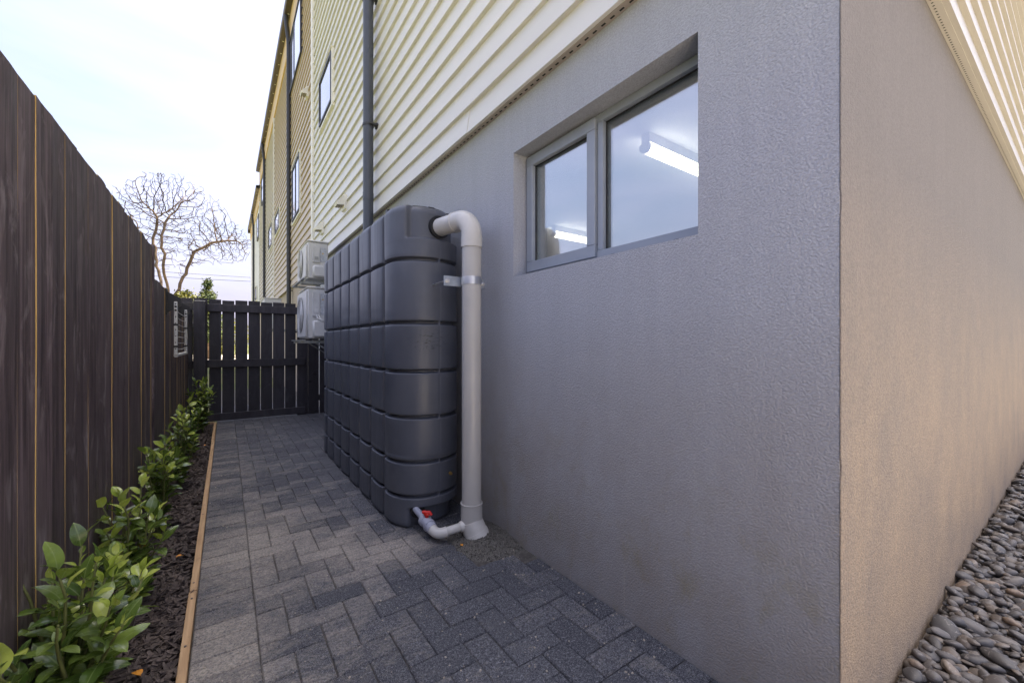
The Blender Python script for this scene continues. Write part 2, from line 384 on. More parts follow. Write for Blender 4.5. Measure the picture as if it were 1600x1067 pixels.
def hole_wall(mb, face, y0, y1, z0, z1, hy0, hy1, hz0, hz1, depth, thick):
    """wall in the plane x = face with a window opening, its returns and its inner face"""
    ys = [y0, hy0, hy1, y1]; zs = [z0, hz0, hz1, z1]
    for x in (face, face+thick):
        vs = [(x, y, z) for z in zs for y in ys]
        fs = [(j*4+i, j*4+i+1, j*4+i+5, j*4+i+4) for j in range(3) for i in range(3) if not (i == 1 and j == 1)]
        mb.add(vs, fs)
    a, b = face, face+thick
    mb.add([(a,hy0,hz0),(b,hy0,hz0),(b,hy1,hz0),(a,hy1,hz0),(a,hy0,hz1),(b,hy0,hz1),(b,hy1,hz1),(a,hy1,hz1)],
           [(0,1,2,3),(4,5,6,7),(0,1,5,4),(3,2,6,7)])
    mb.add([(a,y0,z0),(b,y0,z0),(b,y1,z0),(a,y1,z0),(a,y0,z1),(b,y0,z1),(b,y1,z1),(a,y1,z1)], [(4,5,6,7),(0,1,5,4),(3,2,6,7)])
    return mb

house = thing('townhouse', 'near end townhouse with grey rendered ground floor and cream weatherboards above', 'house', 'row of townhouses along the passage', (XW, YF, 0))
WY0, WY1, WZ0, WZ1 = .792, 1.905, 1.498, 2.203     # window opening
part(hole_wall(MB(), XW, YF+.002, 8.15, -.35, Z_CL+.03, WY0, WY1, WZ0, WZ1, .1, .25), 'rendered_wall', M['render_side'], house)
# front wall: its left end wraps the corner with a slightly worn arris
mb = MB()
prof = [(XW-.0015, YF+.0005), (XW-.0005, YF-.0012), (XW+.003, YF-.002), (12, YF-.002), (12, YF+.24), (XW+.003, YF+.0015)]
n = len(prof); zs = np.linspace(-.35, Z_CL+.03, 260)
vs = []
for z in zs:
    j = .0015*mnoise.noise(Vector((z*9, 3, 1)))+.0018*mnoise.noise(Vector((z*38, 5, 1)))+.014*max(0, mnoise.noise(Vector((z*7, 9, 1)))-.25)*(1.6 if z < .8 else .5)
    for i, (x, y) in enumerate(prof): vs.append((x+(j if i in (0, 1) else 0), y+(j*1.5 if i == 0 else 0), z))
fs = [(a*n+i, a*n+(i+1) % n, (a+1)*n+(i+1) % n, (a+1)*n+i) for a in range(len(zs)-1) for i in range(n)]
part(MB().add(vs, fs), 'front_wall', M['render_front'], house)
# storeys above, behind the boards
XC = XW-.027; YC = YF-.027
part(MB().box(XC, 9, YC, 8.15, Z_CL+.031, H_TOP), 'upper_wall', M['board_pale'], house)
# ground floor room behind the window
mb = MB(); rx0, rx1, ry0, ry1, rz0, rz1 = XW+.252, 6.2, YF+.26, 6.0, .05, 2.42
mb.box(rx0, rx1, ry0, ry1, rz0-.05, rz0); mb.box(rx0, rx1, ry0, ry1, rz1, rz1+.05)
mb.box(rx1, rx1+.05, ry0, ry1, rz0-.05, rz1+.05); mb.box(rx0, rx1, ry1, ry1+.05, rz0-.05, rz1+.05); mb.box(rx0, rx1, ry0-.012, ry0-.002, rz0-.05, rz1+.05)
mb.box(4.2, 4.35, 3.7, ry1, rz0, rz1)
part(mb, 'room_lining', M['plaster'], house)
# boards: one object each, sharing one mesh
nb = int((H_TOP-Z_CL)/PITCH)
def side_piece(y0, y1): return MB().prism_y([(x-XW, z) for x, z in clad_profile_x(XC, 0)], y0-YF, y1-YF).mesh('weatherboard', M['board_white'])
Y0_, Y1_ = YC-.024, 8.06
side_sets = [[side_piece(Y0_, Y1_)]]+[[side_piece(Y0_, q-.0008), side_piece(q+.0008, Y1_)] for q in (2.35, 5.05, 6.1, 3.2)]
me_front = MB().prism_x([(y-YF, z) for y, z in clad_profile_y(YC, 0)], XC-.02-XW, 12-XW).mesh('weatherboard', M['board_front'])
for i in range(nb):
    for me_side in side_sets[random.choice((0, 0, 1, 2, 3, 4))]: link('weatherboard', me_side, house, (random.uniform(-.0018,.0018), 0, Z_CL+i*PITCH+random.uniform(-.0012,.0012)))
    link('weatherboard', me_front, house, (0, random.uniform(-.0012,.0012), Z_CL+i*PITCH))
part(MB().cbox(XC-.045, XC+.02, YC-.045, YC-.02, Z_CL+.02, H_TOP), 'corner_trim', M['white_trim'], house)
part(MB().cbox(XC-.050, XC-.001, 8.062, 8.15, Z_CL+.01, H_TOP), 'corner_trim', M['white_trim'], house)
# slotted vent strip closing the cavity under the boards
vs_ = part(MB().box(XC-.010, XW-.001, YF-.02, 8.1, Z_CL-.004, Z_CL+.02).box(XC-.026, XC-.0105, YF-.045, 8.1, Z_CL+.001, Z_CL+.004), 'vent_strip', M['vent'], house)
mb = MB()
for i in range(150):
    y = .45+i*.05; mb.box(XC+.006, XC+.014, y, y+.022, Z_CL-.0052, Z_CL-.0035)
o = part(mb, 'vent_slots', M['void'], vs_); tag(o, kind='stuff')
vf = part(MB().box(XC-.02, 12, YC-.010, YF-.003, Z_CL-.004, Z_CL+.02), 'vent_strip', M['board_front'], house)
mb = MB()
for i in range(400):
    x = 1.4+i*.025
    vv = [(x+.0042*math.cos(a), YC+.012+.0042*math.sin(a), Z_CL-.0048) for a in np.linspace(0, 2*PI, 7)[:-1]]
    mb.add(vv, [(0,1,2,3,4,5)])
o = part(mb, 'vent_holes', M['void'], vf); tag(o, kind='stuff')
# the big window: frame, sash, panes, weep slots
FX = XW+.10
mb = MB(); f0, f1 = FX, FX+.07
MULT0, MULT1 = 1.322, 1.372
mb.cbox(f0, f1, WY0+.002, WY1-.002, WZ0+.001, WZ0+.060, .002); mb.cbox(f0, f1, WY0+.002, WY1-.002, WZ1-.040, WZ1-.001, .002)
mb.cbox(f0, f1, WY0+.002, WY0+.042, WZ0+.060, WZ1-.040, .002); mb.cbox(f0, f1, WY1-.042, WY1-.002, WZ0+.060, WZ1-.040, .002)
mb.cbox(f0, f1, MULT0, MULT1-.016, WZ0+.060, WZ1-.040, .002)
mb.cbox(f0-.012, f0-.0005, WY0+.004, WY1-.004, WZ0+.002, WZ0+.010, .002)      # sill nosing
win = part(mb, 'window', M['alu'], house)
mb = MB(); s0, s1 = FX-.016, FX+.045; a, b = MULT1-.013, WY1-.010; c, d = WZ0+.030, WZ1-.012
mb.cbox(s0, s1, a, b, c, c+.058, .003); mb.cbox(s0, s1, a, b, d-.058, d, .003); mb.cbox(s0, s1, a, a+.054, c+.058, d-.058, .003); mb.cbox(s0, s1, b-.054, b, c+.058, d-.058, .003)
part(mb, 'sash', M['alu'], win)
mb = MB()
def gasket(y0, y1, z0, z1, x, w=.007):
    mb.box(x, x+.006, y0, y1, z0, z0+w); mb.box(x, x+.006, y0, y1, z1-w, z1); mb.box(x, x+.006, y0, y0+w, z0+w, z1-w); mb.box(x, x+.006, y1-w, y1, z0+w, z1-w)
gasket(a+.052, b-.052, c+.056, d-.056, FX+.008); gasket(WY0+.040, MULT0+.002, WZ0+.058, WZ1-.038, FX+.022)
part(mb, 'gasket', M['gasket'], win)
part(MB().box(FX+.016, FX+.022, a+.05, b-.05, c+.054, d-.054), 'glass_pane', M['glass'], win)
part(MB().box(FX+.030, FX+.036, WY0+.038, MULT0+.004, WZ0+.056, WZ1-.036), 'glass_pane', M['glass'], win)
for y in (.93, 1.25): part(MB().box(FX-.0008, FX+.002, y, y+.022, WZ0+.024, WZ0+.029), 'weep_slot', M['void'], win)
# small upper window, proud of the boards
def small_window(parent, x, y0, y1, z0, z1, mull=None, trim=True):
    mb = MB(); xx = x-.055
    mb.box(xx, x-.002, y0, y1, z0, z0+.035); mb.box(xx, x-.002, y0, y1, z1-.035, z1); mb.box(xx, x-.002, y0, y0+.035, z0+.035, z1-.035); mb.box(xx, x-.002, y1-.035, y1, z0+.035, z1-.035)
    if mull is not None: mb.box(xx+.004, x-.002, mull-.025, mull+.025, z0+.035, z1-.035)
    w = part(mb, 'window', M['dp_dark'], parent)
    part(MB().box(x-.040, x-.030, y0+.03, y1-.03, z0+.03, z1-.03), 'glass_pane', M['far_glass'], w)
    if trim:
        mb = MB(); mb.box(x-.045, x-.003, y0-.055, y0-.001, z0-.05, z1+.03); mb.box(x-.045, x-.003, y1+.001, y1+.055, z0-.05, z1+.03); mb.box(x-.048, x-.003, y0-.055, y1+.055, z0-.085, z0-.052)
        mb.box(x-.060, x-.003, y0-.06, y1+.06, z1+.032, z1+.045)
        part(mb, 'window_trim', M['white_trim'], w)
    return w
small_window(house, XC-.005, 6.45, 7.38, 4.69, 5.42)
# louvred wall vents
def cowl(parent, x, y, z):
    mb = MB(); mb.box(x-.03, x+.01, y-.09, y+.09, z-.10, z+.09)
    mb.add([(x-.03,y-.08,z+.085),(x-.03,y+.08,z+.085),(x-.13,y+.08,z-.03),(x-.13,y-.08,z-.03),(x-.03,y-.08,z-.05),(x-.03,y+.08,z-.05),(x-.115,y+.08,z-.06),(x-.115,y-.08,z-.06)],
           [(0,1,2,3),(3,2,6,7),(0,3,7,4),(1,5,6,2)])
    v = part(mb, 'wall_vent', M['white_trim'], parent)
    mb = MB()
    for q in range(3): mb.box(x-.10+q*.026, x-.088+q*.026, y-.075, y+.075, z-.058, z-.052)
    part(mb, 'louvre', M['vent'], v); return v
cowl(house, XC-.02, 5.72, 2.98); cowl(house, XC-.02, 7.25, 3.0)

def downpipe(parent, x, y, z0, z1, r, mat, brackets, gx=None, gz=None):
    pts = [(x, y, z0), (x, y, z1)]
    if gx is not None:      # swan neck to the gutter
        dx = gx-x
        pts = [(x, y, z0), (x, y, z1)]+[(x+dx*(.5-.5*math.cos(PI*t)), y, z1+(gz-z1)*t) for t in np.linspace(.12, 1, 9)]
    mb = MB().tube(pts, r, 16); d = part(mb, 'downpipe', mat, parent, 40)
    for z in brackets:
        b = MB(); b.tube([(x, y, z-.012), (x, y, z+.012)], r+.006, 16)
        b.box(x+r, XC+.02, y-.045, y-.03, z-.01, z+.01); b.cbox(XC-.045, XC-.02, y-.06, y-.02, z-.03, z+.03, .004); b.box(x-.005, x+r+.03, y-r-.03, y-r-.004, z-.008, z+.008)
        part(b, 'pipe_bracket', M['dp_dark'], d)
    part(MB().tube([(x,y,z0+.6),(x,y,z0+.68)], r+.003, 16), 'pipe_joiner', mat, d, 40)
    return d
downpipe(house, XC-.105, 4.34, 2.0, 9.0, .052, M['dp'], (3.38, 4.68, 6.2, 7.7))

# roof with eaves gutter
def roof(parent, y0, y1, z):
    mb = MB(); mb.add([(1.16,y0,z-.02),(9.2,y0,z-.02),(9.2,y1,z-.02),(1.16,y1,z-.02),(1.16,y0,z+.02),(5.2,y0,z+1.1),(9.2,y0,z+.02),(1.16,y1,z+.02),(5.2,y1,z+1.1),(9.2,y1,z+.02)],
        [(0,1,2,3),(0,4,5,6,1),(3,2,9,8,7),(0,3,7,4),(4,7,8,5),(5,8,9,6),(1,6,9,2)])
    part(mb, 'roof', M['roof'], parent)
    g = part(MB().prism_y([(1.145,z+.03),(1.145,z-.09),(1.165,z-.115),(1.275,z-.115),(1.275,z-.022),(1.265,z-.022),(1.265,z-.10),(1.17,z-.10),(1.155,z-.085),(1.155,z+.03)], y0, y1), 'gutter', M['gutter'], parent)
    mb = MB()
    for i in range(int((y1-y0)/.55)):
        y = y0+.3+i*.55; mb.box(1.225, 1.262, y, y+.03, z-.1175, z-.1135)
    tag(part(mb, 'gutter_clips', M['white_trim'], g), kind='stuff')
roof(house, .25, 8.15, H_TOP+.1)

# ------------------------------------------------------------------ townhouses further along
def far_house(y0, y1, top, mat, label, boards=True, ground='render_tan'):
    h = thing('townhouse', label, 'house', 'row of townhouses along the passage', (XW, y0, 0))
    part(MB().box(XW, 9, y0+.002, y1, -.35, Z_CL+.02), 'rendered_wall', M[ground], h)
    part(MB().box(XC, 9, y0+.002, y1, Z_CL+.021, top), 'upper_wall', mat, h)
    if boards:
        me = MB().prism_y([(x-XW, z) for x, z in clad_profile_x(XC, 0)], .06, y1-y0-.03).mesh('weatherboard', mat)
        for i in range(int((top-.62-Z_CL)/PITCH)): link('weatherboard', me, h, (random.uniform(-.0015,.0015), 0, Z_CL+i*PITCH))
    part(MB().cbox(XC-.05, XC-.001, y0+.003, y0+.058, Z_CL, top-.62), 'corner_trim', M['white_trim'], h)
    part(MB().cbox(XC-.040, XC-.001, y0+.004, y1-.004, top-.618, top), 'frieze_board', M['frieze'], h)
    roof(h, y0+.001, y1-.001, top+.1)
    return h
h2 = far_house(8.15, 15.4, 9.1, M['board_tan'], 'second townhouse from the camera in tan weatherboards with tall dark window')
small_window(h2, XC-.005, 9.65, 10.8, 3.95, 5.15, 10.25); small_window(h2, XC-.005, 9.45, 11.4, 7.15, 8.45, 10.5, False); small_window(h2, XC-.005, 13.7, 14.9, 4.55, 5.05)
cowl(h2, XC-.02, 8.75, 5.95); downpipe(h2, XC-.06, 11.3, .3, 8.35, .05, M['dp_dark'], (2.4, 3.9, 5.9), 1.2, 9.08)
h3 = far_house(15.4, 22.4, 9.1, M['board_pale'], 'third townhouse from the camera in pale weatherboards behind thin charcoal downpipe')
small_window(h3, XC-.005, 16.0, 17.2, 4.5, 5.2); small_window(h3, XC-.005, 19.6, 20.9, 7.1, 8.2, None, False)
downpipe(h3, XC-.06, 19.1, .3, 8.35, .05, M['dp_dark'], (3.0, 5.2), 1.2, 9.08)
h4 = far_house(22.4, 31.2, 8.35, M['white_trim'], 'farthest and lowest townhouse of the row with pale smooth cladding', False)
small_window(h4, XC-.005, 22.9, 24.1, 6.2, 7.3, None, False); small_window(h4, XC-.005, 24.6, 25.6, 3.4, 4.0)
downpipe(h4, XC-.06, 27.0, .3, 7.6, .05, M['dp_dark'], (3.3, 5.5), 1.2, 8.3)
part(MB().box(1.15, 1.36, 31.15, 31.3, 8.18, 8.50), 'gutter_end', M['gutter'], h4)

# ------------------------------------------------------------------ ceiling lights in the room
def batten(y, x0, x1, label):
    t = thing('ceiling_light', label, 'lamp', 'batten lights inside the room', ((x0+x1)/2, y, 2.42))
    L = x1-x0; b = MB().box(-L/2, L/2, -.03, .03, -.0625, -.001); link('lamp_body', b.mesh('lamp_body', M['lamp_body']), t)
    prof = [(.037*math.cos(a), -.085-.037*math.sin(a)) for a in np.linspace(-.5, PI+.5, 18)]
    mb = MB().prism_x(prof, -L/2+.012, L/2-.012); link('diffuser', mb.mesh('diffuser', M['lamp_light'], 40), t)
    for s in (-1, 1):
        e = MB().prism_x([(.0375*math.cos(a), -.085-.0375*math.sin(a)) for a in np.linspace(-.5, PI+.5, 18)], s*L/2-.011, s*L/2+.011); link('end_cap', e.mesh('end_cap', M['lamp_body']), t)
batten(1.60, 2.13, 3.63, 'lit batten light on the ceiling seen in the larger right pane')
batten(3.45, 2.98, 3.60, 'lit batten light seen low in the smaller left casement')

# ------------------------------------------------------------------ heat pumps on wall brackets
def heat_pump(z0, z1, label, has_door):
    x0, x1, y0, y1 = .848, 1.115, 5.86, 6.64
    t = thing('heat_pump', label, 'heat pump', 'outdoor heat pump units on the wall', (XC, (y0+y1)/2, z0-.03))
    part(MB().cbox(x0+.02, x1, y0, y1, z0, z1, .012), 'casing', M['ac'], t, 40)
    part(MB().cbox(x0, x0+.019, y0+.015, y1-.01, z0+.02, z1-.03, .008), 'front_panel', M['ac'], t, 40)
    part(MB().cbox(x0+.012, x1+.01, y0-.012, y1+.01, z1+.001, z1+.022, .008), 'top_cover', M['ac'], t, 40)
    # fan opening with bars
    cy, cz, r = y0+.44, (z0+z1)/2, min(.24, (z1-z0)*.40)
    ring = [(x0-.003, cy+r*math.cos(a), cz+r*math.sin(a)) for a in np.linspace(0, 2*PI, 29)[:-1]]
    g = part(MB().add(ring, [tuple(range(28))]), 'fan_opening', M['ac_dark'], t)
    mb = MB()
    for q in np.linspace(.15, 1, 8): mb.tube([(x0-.012, cy+r*q*math.cos(a), cz+r*q*math.sin(a)) for a in np.linspace(0, 2*PI, 25)], .004, 5, False)
    for a in np.linspace(0, PI, 7)[:-1]: mb.tube([(x0-.010, cy-r*math.cos(a), cz-r*math.sin(a)), (x0-.010, cy+r*math.cos(a), cz+r*math.sin(a))], .004, 5)
    part(mb, 'fan_grille', M['ac_grille'], g)
    # service side that faces the camera
    h = z1-z0
    part(MB().cbox(x0+.075, x0+.165, y0-.018, y0-.001, z0+h*.44, z1-.05, .004), 'handle_recess', M['ac_grille'], t)
    part(MB().cbox(x0+.172, x0+.245, y0-.004, y0-.001, z0+h*.48, z1-.06, .001), 'info_label', M['ac_label'], t)
    mb = MB(); tri = [(x0+.19, y0-.0050, z1-.15), (x0+.215, y0-.0050, z1-.15), (x0+.2025, y0-.0050, z1-.125)]
    part(mb.add(tri, [(0,1,2)]), 'warning_mark', M['brass'], t); part(MB().box(x0+.10, x0+.145, y0-.0225, y0-.0185, z0+h*.52, z0+h*.60), 'rating_plate', M['cable' if has_door else 'bracket'], t)
    part(MB().cbox(x0+.075, x1-.02, y0-.050, y0-.001, z0+.015, z0+h*.36, .02), 'valve_cover', M['ac'], t, 40)
    if has_door:
        mb = MB()
        for q in range(2): mb.tube([(x0+.12+q*.03, y0-.02, z0+h*.46), (x0+.13+q*.03, y0-.055, z0+h*.40), (x0+.18+q*.02, y0-.06, z0+h*.36), (x0+.235, y0-.05, z0+h*.37+q*.03), (x1+.1, y0-.01, z0+h*.40+q*.03), (XW-.03, y0+.02, z0+h*.42+q*.03)], .009, 8)
        part(mb, 'pipe_loop', M['cable'], t, True)
    for y in (y0+.10, y1-.10):
        b = MB(); b.box(x0-.06, XC-.03, y-.02, y+.02, z0-.034, z0-.030); b.box(x0-.06, XC-.03, y-.02, y-.016, z0-.062, z0-.0345)
        b.box(XC-.034, XC-.03, y-.02, y+.02, z0-.30, z0-.064); b.tube([(x0+.12, y, z0-.05), (XC-.036, y, z0-.26)], .010, 6)
        part(b, 'wall_bracket', M['bracket'], t)
    part(MB().box(x0-.055, x0-.02, y0-.12, y1+.16, z0-.029, z0-.018), 'bracket_rail', M['bracket'], t)
    part(MB().box(x1-.05, x1-.02, y0-.12, y1+.16, z0-.029, z0-.018), 'bracket_rail', M['bracket'], t)
heat_pump(1.965, 2.44, 'upper white heat pump unit on wall bracket behind the water tank', False)
heat_pump(1.18, 1.835, 'lower and taller white heat pump unit with looped pipes beside the gate', True)
# a small unit on the wall beyond the gate, only its top in view
t = thing('heat_pump', 'small pale heat pump just showing above the far gate', 'heat pump', 'outdoor heat pump units on the wall', (.9, 9.6, 1.4))
part(MB().cbox(.60, .90, 9.2, 10.0, 1.40, 1.985, .012), 'casing', M['ac'], t, 40); part(MB().box(.60, XC-.03, 9.3, 9.34, 1.36, 1.398).box(.60, XC-.03, 9.86, 9.90, 1.36, 1.398), 'wall_bracket', M['bracket'], t)
part(MB().cbox(.59, .91, 9.19, 10.01, 1.986, 2.0, .005), 'top_cover', M['ac'], t)

# ------------------------------------------------------------------ slimline water tank
tank = thing('water_tank', 'dark grey ribbed slimline plastic water tank standing against the wall', 'water tank', None, (1.06, 3.54, 0))
TX0, TX1, TY0, TY1, TH = .825, 1.292, 2.325, 4.765, 1.972
RC = .205
path = []   # outline, anticlockwise seen from above starting at the near end of the passage side
def arc(cx, cy, a0, a1, rx, ry, n): return [(cx+rx*math.cos(a), cy+ry*math.sin(a)) for a in np.linspace(a0, a1, n)]
ds = .0085
cyn, cyf = TY0+.28, TY1-.28
def sup(cx, cy, a0, a1, rx, ry, n, e=2.35):
    o_ = []
    for a in np.linspace(a0, a1, n):
        ca, sa = math.cos(a), math.sin(a); o_.append((cx+rx*math.copysign(abs(ca)**(2/e), ca), cy+ry*math.copysign(abs(sa)**(2/e), sa)))
    return o_
mx_, hx = (TX0+TX1)/2, (TX1-TX0)/2
end1 = sup(mx_, cyn, PI, 2*PI, hx, .28, 400); side2 = [(TX1, y) for y in np.linspace(cyn, cyf, 60)]
end2 = sup(mx_, cyf, 0, PI, hx, .28, 400); side1 = [(TX0, y) for y in np.linspace(cyf, cyn, 300)]
raw = np.array(end1+side2[1:]+end2[1:]+side1[1:-1])
seg = np.linalg.norm(np.diff(np.vstack([raw, raw[:1]]), axis=0), axis=1); cum = np.concatenate([[0], np.cumsum(seg)]); Ltot = cum[-1]
colb = [2.645+.30*i for i in range(7)]
s_base = np.linspace(0, Ltot, int(Ltot/.0095), endpoint=False)
s_side = cum[len(end1)+len(side2)-1+len(end2)-1]            # where the passage side starts, at y = cyf
extra = [s_side+(cyf-yc_)+q_ for yc_ in colb for q_ in np.arange(-.036, .0361, .0024)]
i0_ = int(np.argmin(np.abs(raw[:400, 0]-1.085)+(raw[:400, 1] > 2.5))); extra += [cum[i0_]+q_ for q_ in np.arange(-.024, .0241, .003)]
su = np.unique(np.round(np.concatenate([s_base, [e_ for e_ in extra if 0 <= e_ < Ltot]]), 4)); su = su[np.concatenate([[True], np.diff(su) > .0008])]; NU = len(su); rawc = np.vstack([raw, raw[:1]])
PX = np.interp(su, cum, rawc[:,0]); PY = np.interp(su, cum, rawc[:,1])
tx = np.roll(PX, -1)-np.roll(PX, 1); ty = np.roll(PY, -1)-np.roll(PY, 1); nl = np.hypot(tx, ty); NX, NY = ty/nl, -tx/nl
for _ in range(6): NX = (np.roll(NX,1)+NX+np.roll(NX,-1))/3; NY = (np.roll(NY,1)+NY+np.roll(NY,-1))/3
rows = [0, .190, .398, .670, .948, 1.245, 1.630, TH]
zz = np.unique(np.round(np.concatenate([np.linspace(0, TH, 130)]+[np.arange(r_-.03, r_+.0301, .0022) for r_ in rows[1:-1]]+[np.linspace(TH-.06, TH, 16), np.arange(.10, .135, .004), np.arange(1.745, 1.78, .004)]), 4))
def gauss(a, w): return np.exp(-(a/w)**2)
U, Zg = np.meshgrid(np.arange(NU), zz); Xg, Yg = PX[U], PY[U]; nxg, nyg = NX[U], NY[U]
front = (nxg < -.55) & (Yg > 2.56) & (Yg < 4.55)
D = np.zeros_like(Xg)
# pillows: between grooves the plastic bulges
edge = np.full_like(Xg, 9.)
dv = np.full_like(Xg, 9.)
for y in colb: dv = np.minimum(dv, np.abs(Yg-y))
sideface = (np.abs(Xg-TX0) < .06) & (nxg < 0)
dv = np.where(sideface | ((Xg > TX1-.06) & (nxg > 0)), dv, 9.)
D += .034/(1+np.exp((dv-.0185)/.0022))+.007*gauss(dv, .034)+.006*gauss(dv, .09)
dh = np.full_like(Xg, 9.)
for z in rows[1:-1]:
    sgn = Zg-z
    dh = np.minimum(dh, np.abs(sgn))
mould = np.where(nyg < -.3, np.abs(Xg-1.085), 9.)
brk = 1-gauss(mould, .010)
# the slot floors are square-edged on the end, softer on the long side
slot = 1/(1+np.exp((dh-.0095)/.0015))
endf = np.clip((-nyg-.05)/.25, 0, 1)
D += .032*slot*brk*(1-gauss(dv, .026))+.0018*gauss(dh, .022)
D += .0014*gauss(mould, .006)*(1-slot)
# rounded top edge and foot
rt = .055; e = np.clip((Zg-(TH-rt))/rt, 0, 1); D += rt*(1-np.sqrt(1-np.minimum(e, .9995)**2))
rb = .02; e = np.clip((rb-Zg)/rb, 0, 1); D += rb*(1-np.sqrt(1-np.minimum(e, .99)**2))
def ss(a, lo, hi): q = np.clip((a-lo)/(hi-lo), 0, 1); return q*q*(3-2*q)
nearend = (nyg < -.12) | ((nxg > .3) & (Yg < 2.75))
rec_top = ss(Zg, 1.752, 1.772)*ss(Xg, .885, .905)*nearend; D += .038*rec_top
arch = .118-.018*np.clip((Xg-.96)/.3, 0, 1)
rec_bot = (1-ss(Zg, .108, .128))*ss(Xg, .895, .925)*nearend; D += .050*rec_bot
# slight manufacturing waviness
wav = np.array([[mnoise.noise(Vector((float(su[u])*2.3, float(z)*2.7, 1.7))) for u in range(0, NU, 6)] for z in zz[::6]])
wi = np.clip(np.round(np.arange(len(zz))/6).astype(int), 0, wav.shape[0]-1); wu = np.clip(np.arange(NU)//6, 0, wav.shape[1]-1)
D += .0035*wav[wi][:, wu]
VX, VY = Xg-nxg*D, Yg-nyg*D
verts = np.stack([VX, VY, Zg], -1).reshape(-1, 3)
faces = []
nz = len(zz)
idx = np.arange(nz*NU).reshape(nz, NU)
q = np.stack([idx[:-1], np.roll(idx[:-1], -1, 1), np.roll(idx[1:], -1, 1), idx[1:]], -1).reshape(-1, 4)
faces = q.tolist()
# top: a few shrinking rings to a slightly domed lid plate
tv = []; base = len(verts); last = idx[-1].tolist(); allv = verts.tolist()
for kk, (sc, dz) in enumerate(((.985, .002), (.95, .004), (.85, .008), (.5, .012))):
    ring = []
    for u in range(NU):
        x, y, z = verts[idx[-1][u]]; cyc = min(max(y, TY0+.3), TY1-.3)
        ring.append(len(allv)); allv.append([mx_+(x-mx_)*sc, cyc+(y-cyc)*sc, TH+dz])
    for u in range(NU): faces.append([last[u], last[(u+1) % NU], ring[(u+1) % NU], ring[u]])
    last = ring
faces.append(last)
mb = MB(); mb.v = allv; mb.f = faces; mb.m = [0]*len(faces)
part(mb, 'tank_body', M['tank'], tank, True)
prof = []
mb = MB(); mb.tube([(1.08, 2.66, TH-.01), (1.08, 2.66, TH+.022)], .20, 36); mb.tube([(1.08, 2.66, TH+.020), (1.08, 2.66, TH+.032)], [.20, .17], 36)
for a in np.linspace(0, 2*PI, 9)[:-1]: mb.box(1.08+.2*math.cos(a)-.02, 1.08+.2*math.cos(a)+.02, 2.66+.2*math.sin(a)-.02, 2.66+.2*math.sin(a)+.02, TH-.008, TH+.018)
part(mb, 'tank_lid', M['black_plastic'], tank, 40)
part(MB().tube([(1.158, 2.335, .302), (1.157, 2.322, .302)], .011, 6).tube([(1.157, 2.322, .302), (1.157, 2.312, .302)], .007, 10), 'brass_plug', M['brass'], tank, 40)
part(MB().tube([(.966, 2.43, .105), (.955, 2.36, .103)], .043, 20), 'outlet_fitting', M['black_plastic'], tank, 40)
part(MB().tube([(1.092, 2.40, 1.845), (1.098, 2.352, 1.845)], .071, 24), 'inlet_seal', M['black_plastic'], tank, 40)

# ------------------------------------------------------------------ rainwater pipe linked to the tank
pipe = thing('rainwater_pipe', 'light grey plastic overflow pipe standing between the tank and the wall', 'pipe', None, (1.163, 2.067, 0))
PXc, PYc = 1.163, 2.067; RP = .056
A = Vector((1.097, 2.375, 1.845)); dirh = (Vector((PXc, PYc, 1.845))-A); Lh = dirh.length; dirh.normalize(); RB = .105
part(MB().tube([(PXc, PYc, .10), (PXc, PYc, 1.70)], RP, 40, False), 'standpipe', M['pvc'], pipe, True)
part(MB().tube([A, A+dirh*(Lh-RB+.002)], RP-.001, 36, False), 'inlet_pipe', M['pvc_white'], pipe, True)
cen = Vector((PXc, PYc, 1.845))-dirh*RB-Vector((0, 0, RB))
bend = [cen+dirh*(RB*math.sin(a))+Vector((0, 0, RB*math.cos(a))) for a in np.linspace(0, PI/2, 16)]
mb = MB().tube([bend[0]-dirh*.045]+bend+[bend[-1]-Vector((0, 0, .012))], RP+.003, 40, True)
mb.tube([bend[0]-dirh*.047, bend[0]-dirh*.030], RP+.0055, 40)
el = part(mb, 'elbow', M['pvc_white'], pipe, 50)
part(MB().tube([bend[-1]-Vector((0,0,.010)), bend[-1]-Vector((0,0,.070))], RP+.005, 40), 'socket', M['pvc_white'], el, 40)
part(MB().tube([(PXc, PYc, .20), (PXc, PYc, .196)], RP+.0085, 40).tube([(PXc, PYc, .196), (PXc, PYc, .09)], RP+.006, 40), 'collar', M['pvc'], pipe, 40)
mb = MB(); mb.tube([(PXc-.004, PYc, .100), (PXc+.006, PYc-.010, .06), (PXc+.03, PYc-.036, -.02)], [RP+.0075, RP+.012, RP+.014], 40)
mb.tube([(PXc+.014, PYc-.018, .034), (PXc+.022, PYc-.028, .006)], [RP+.016, RP+.018], 40)
part(mb, 'angled_boot', M['pvc_white'], pipe, 40)
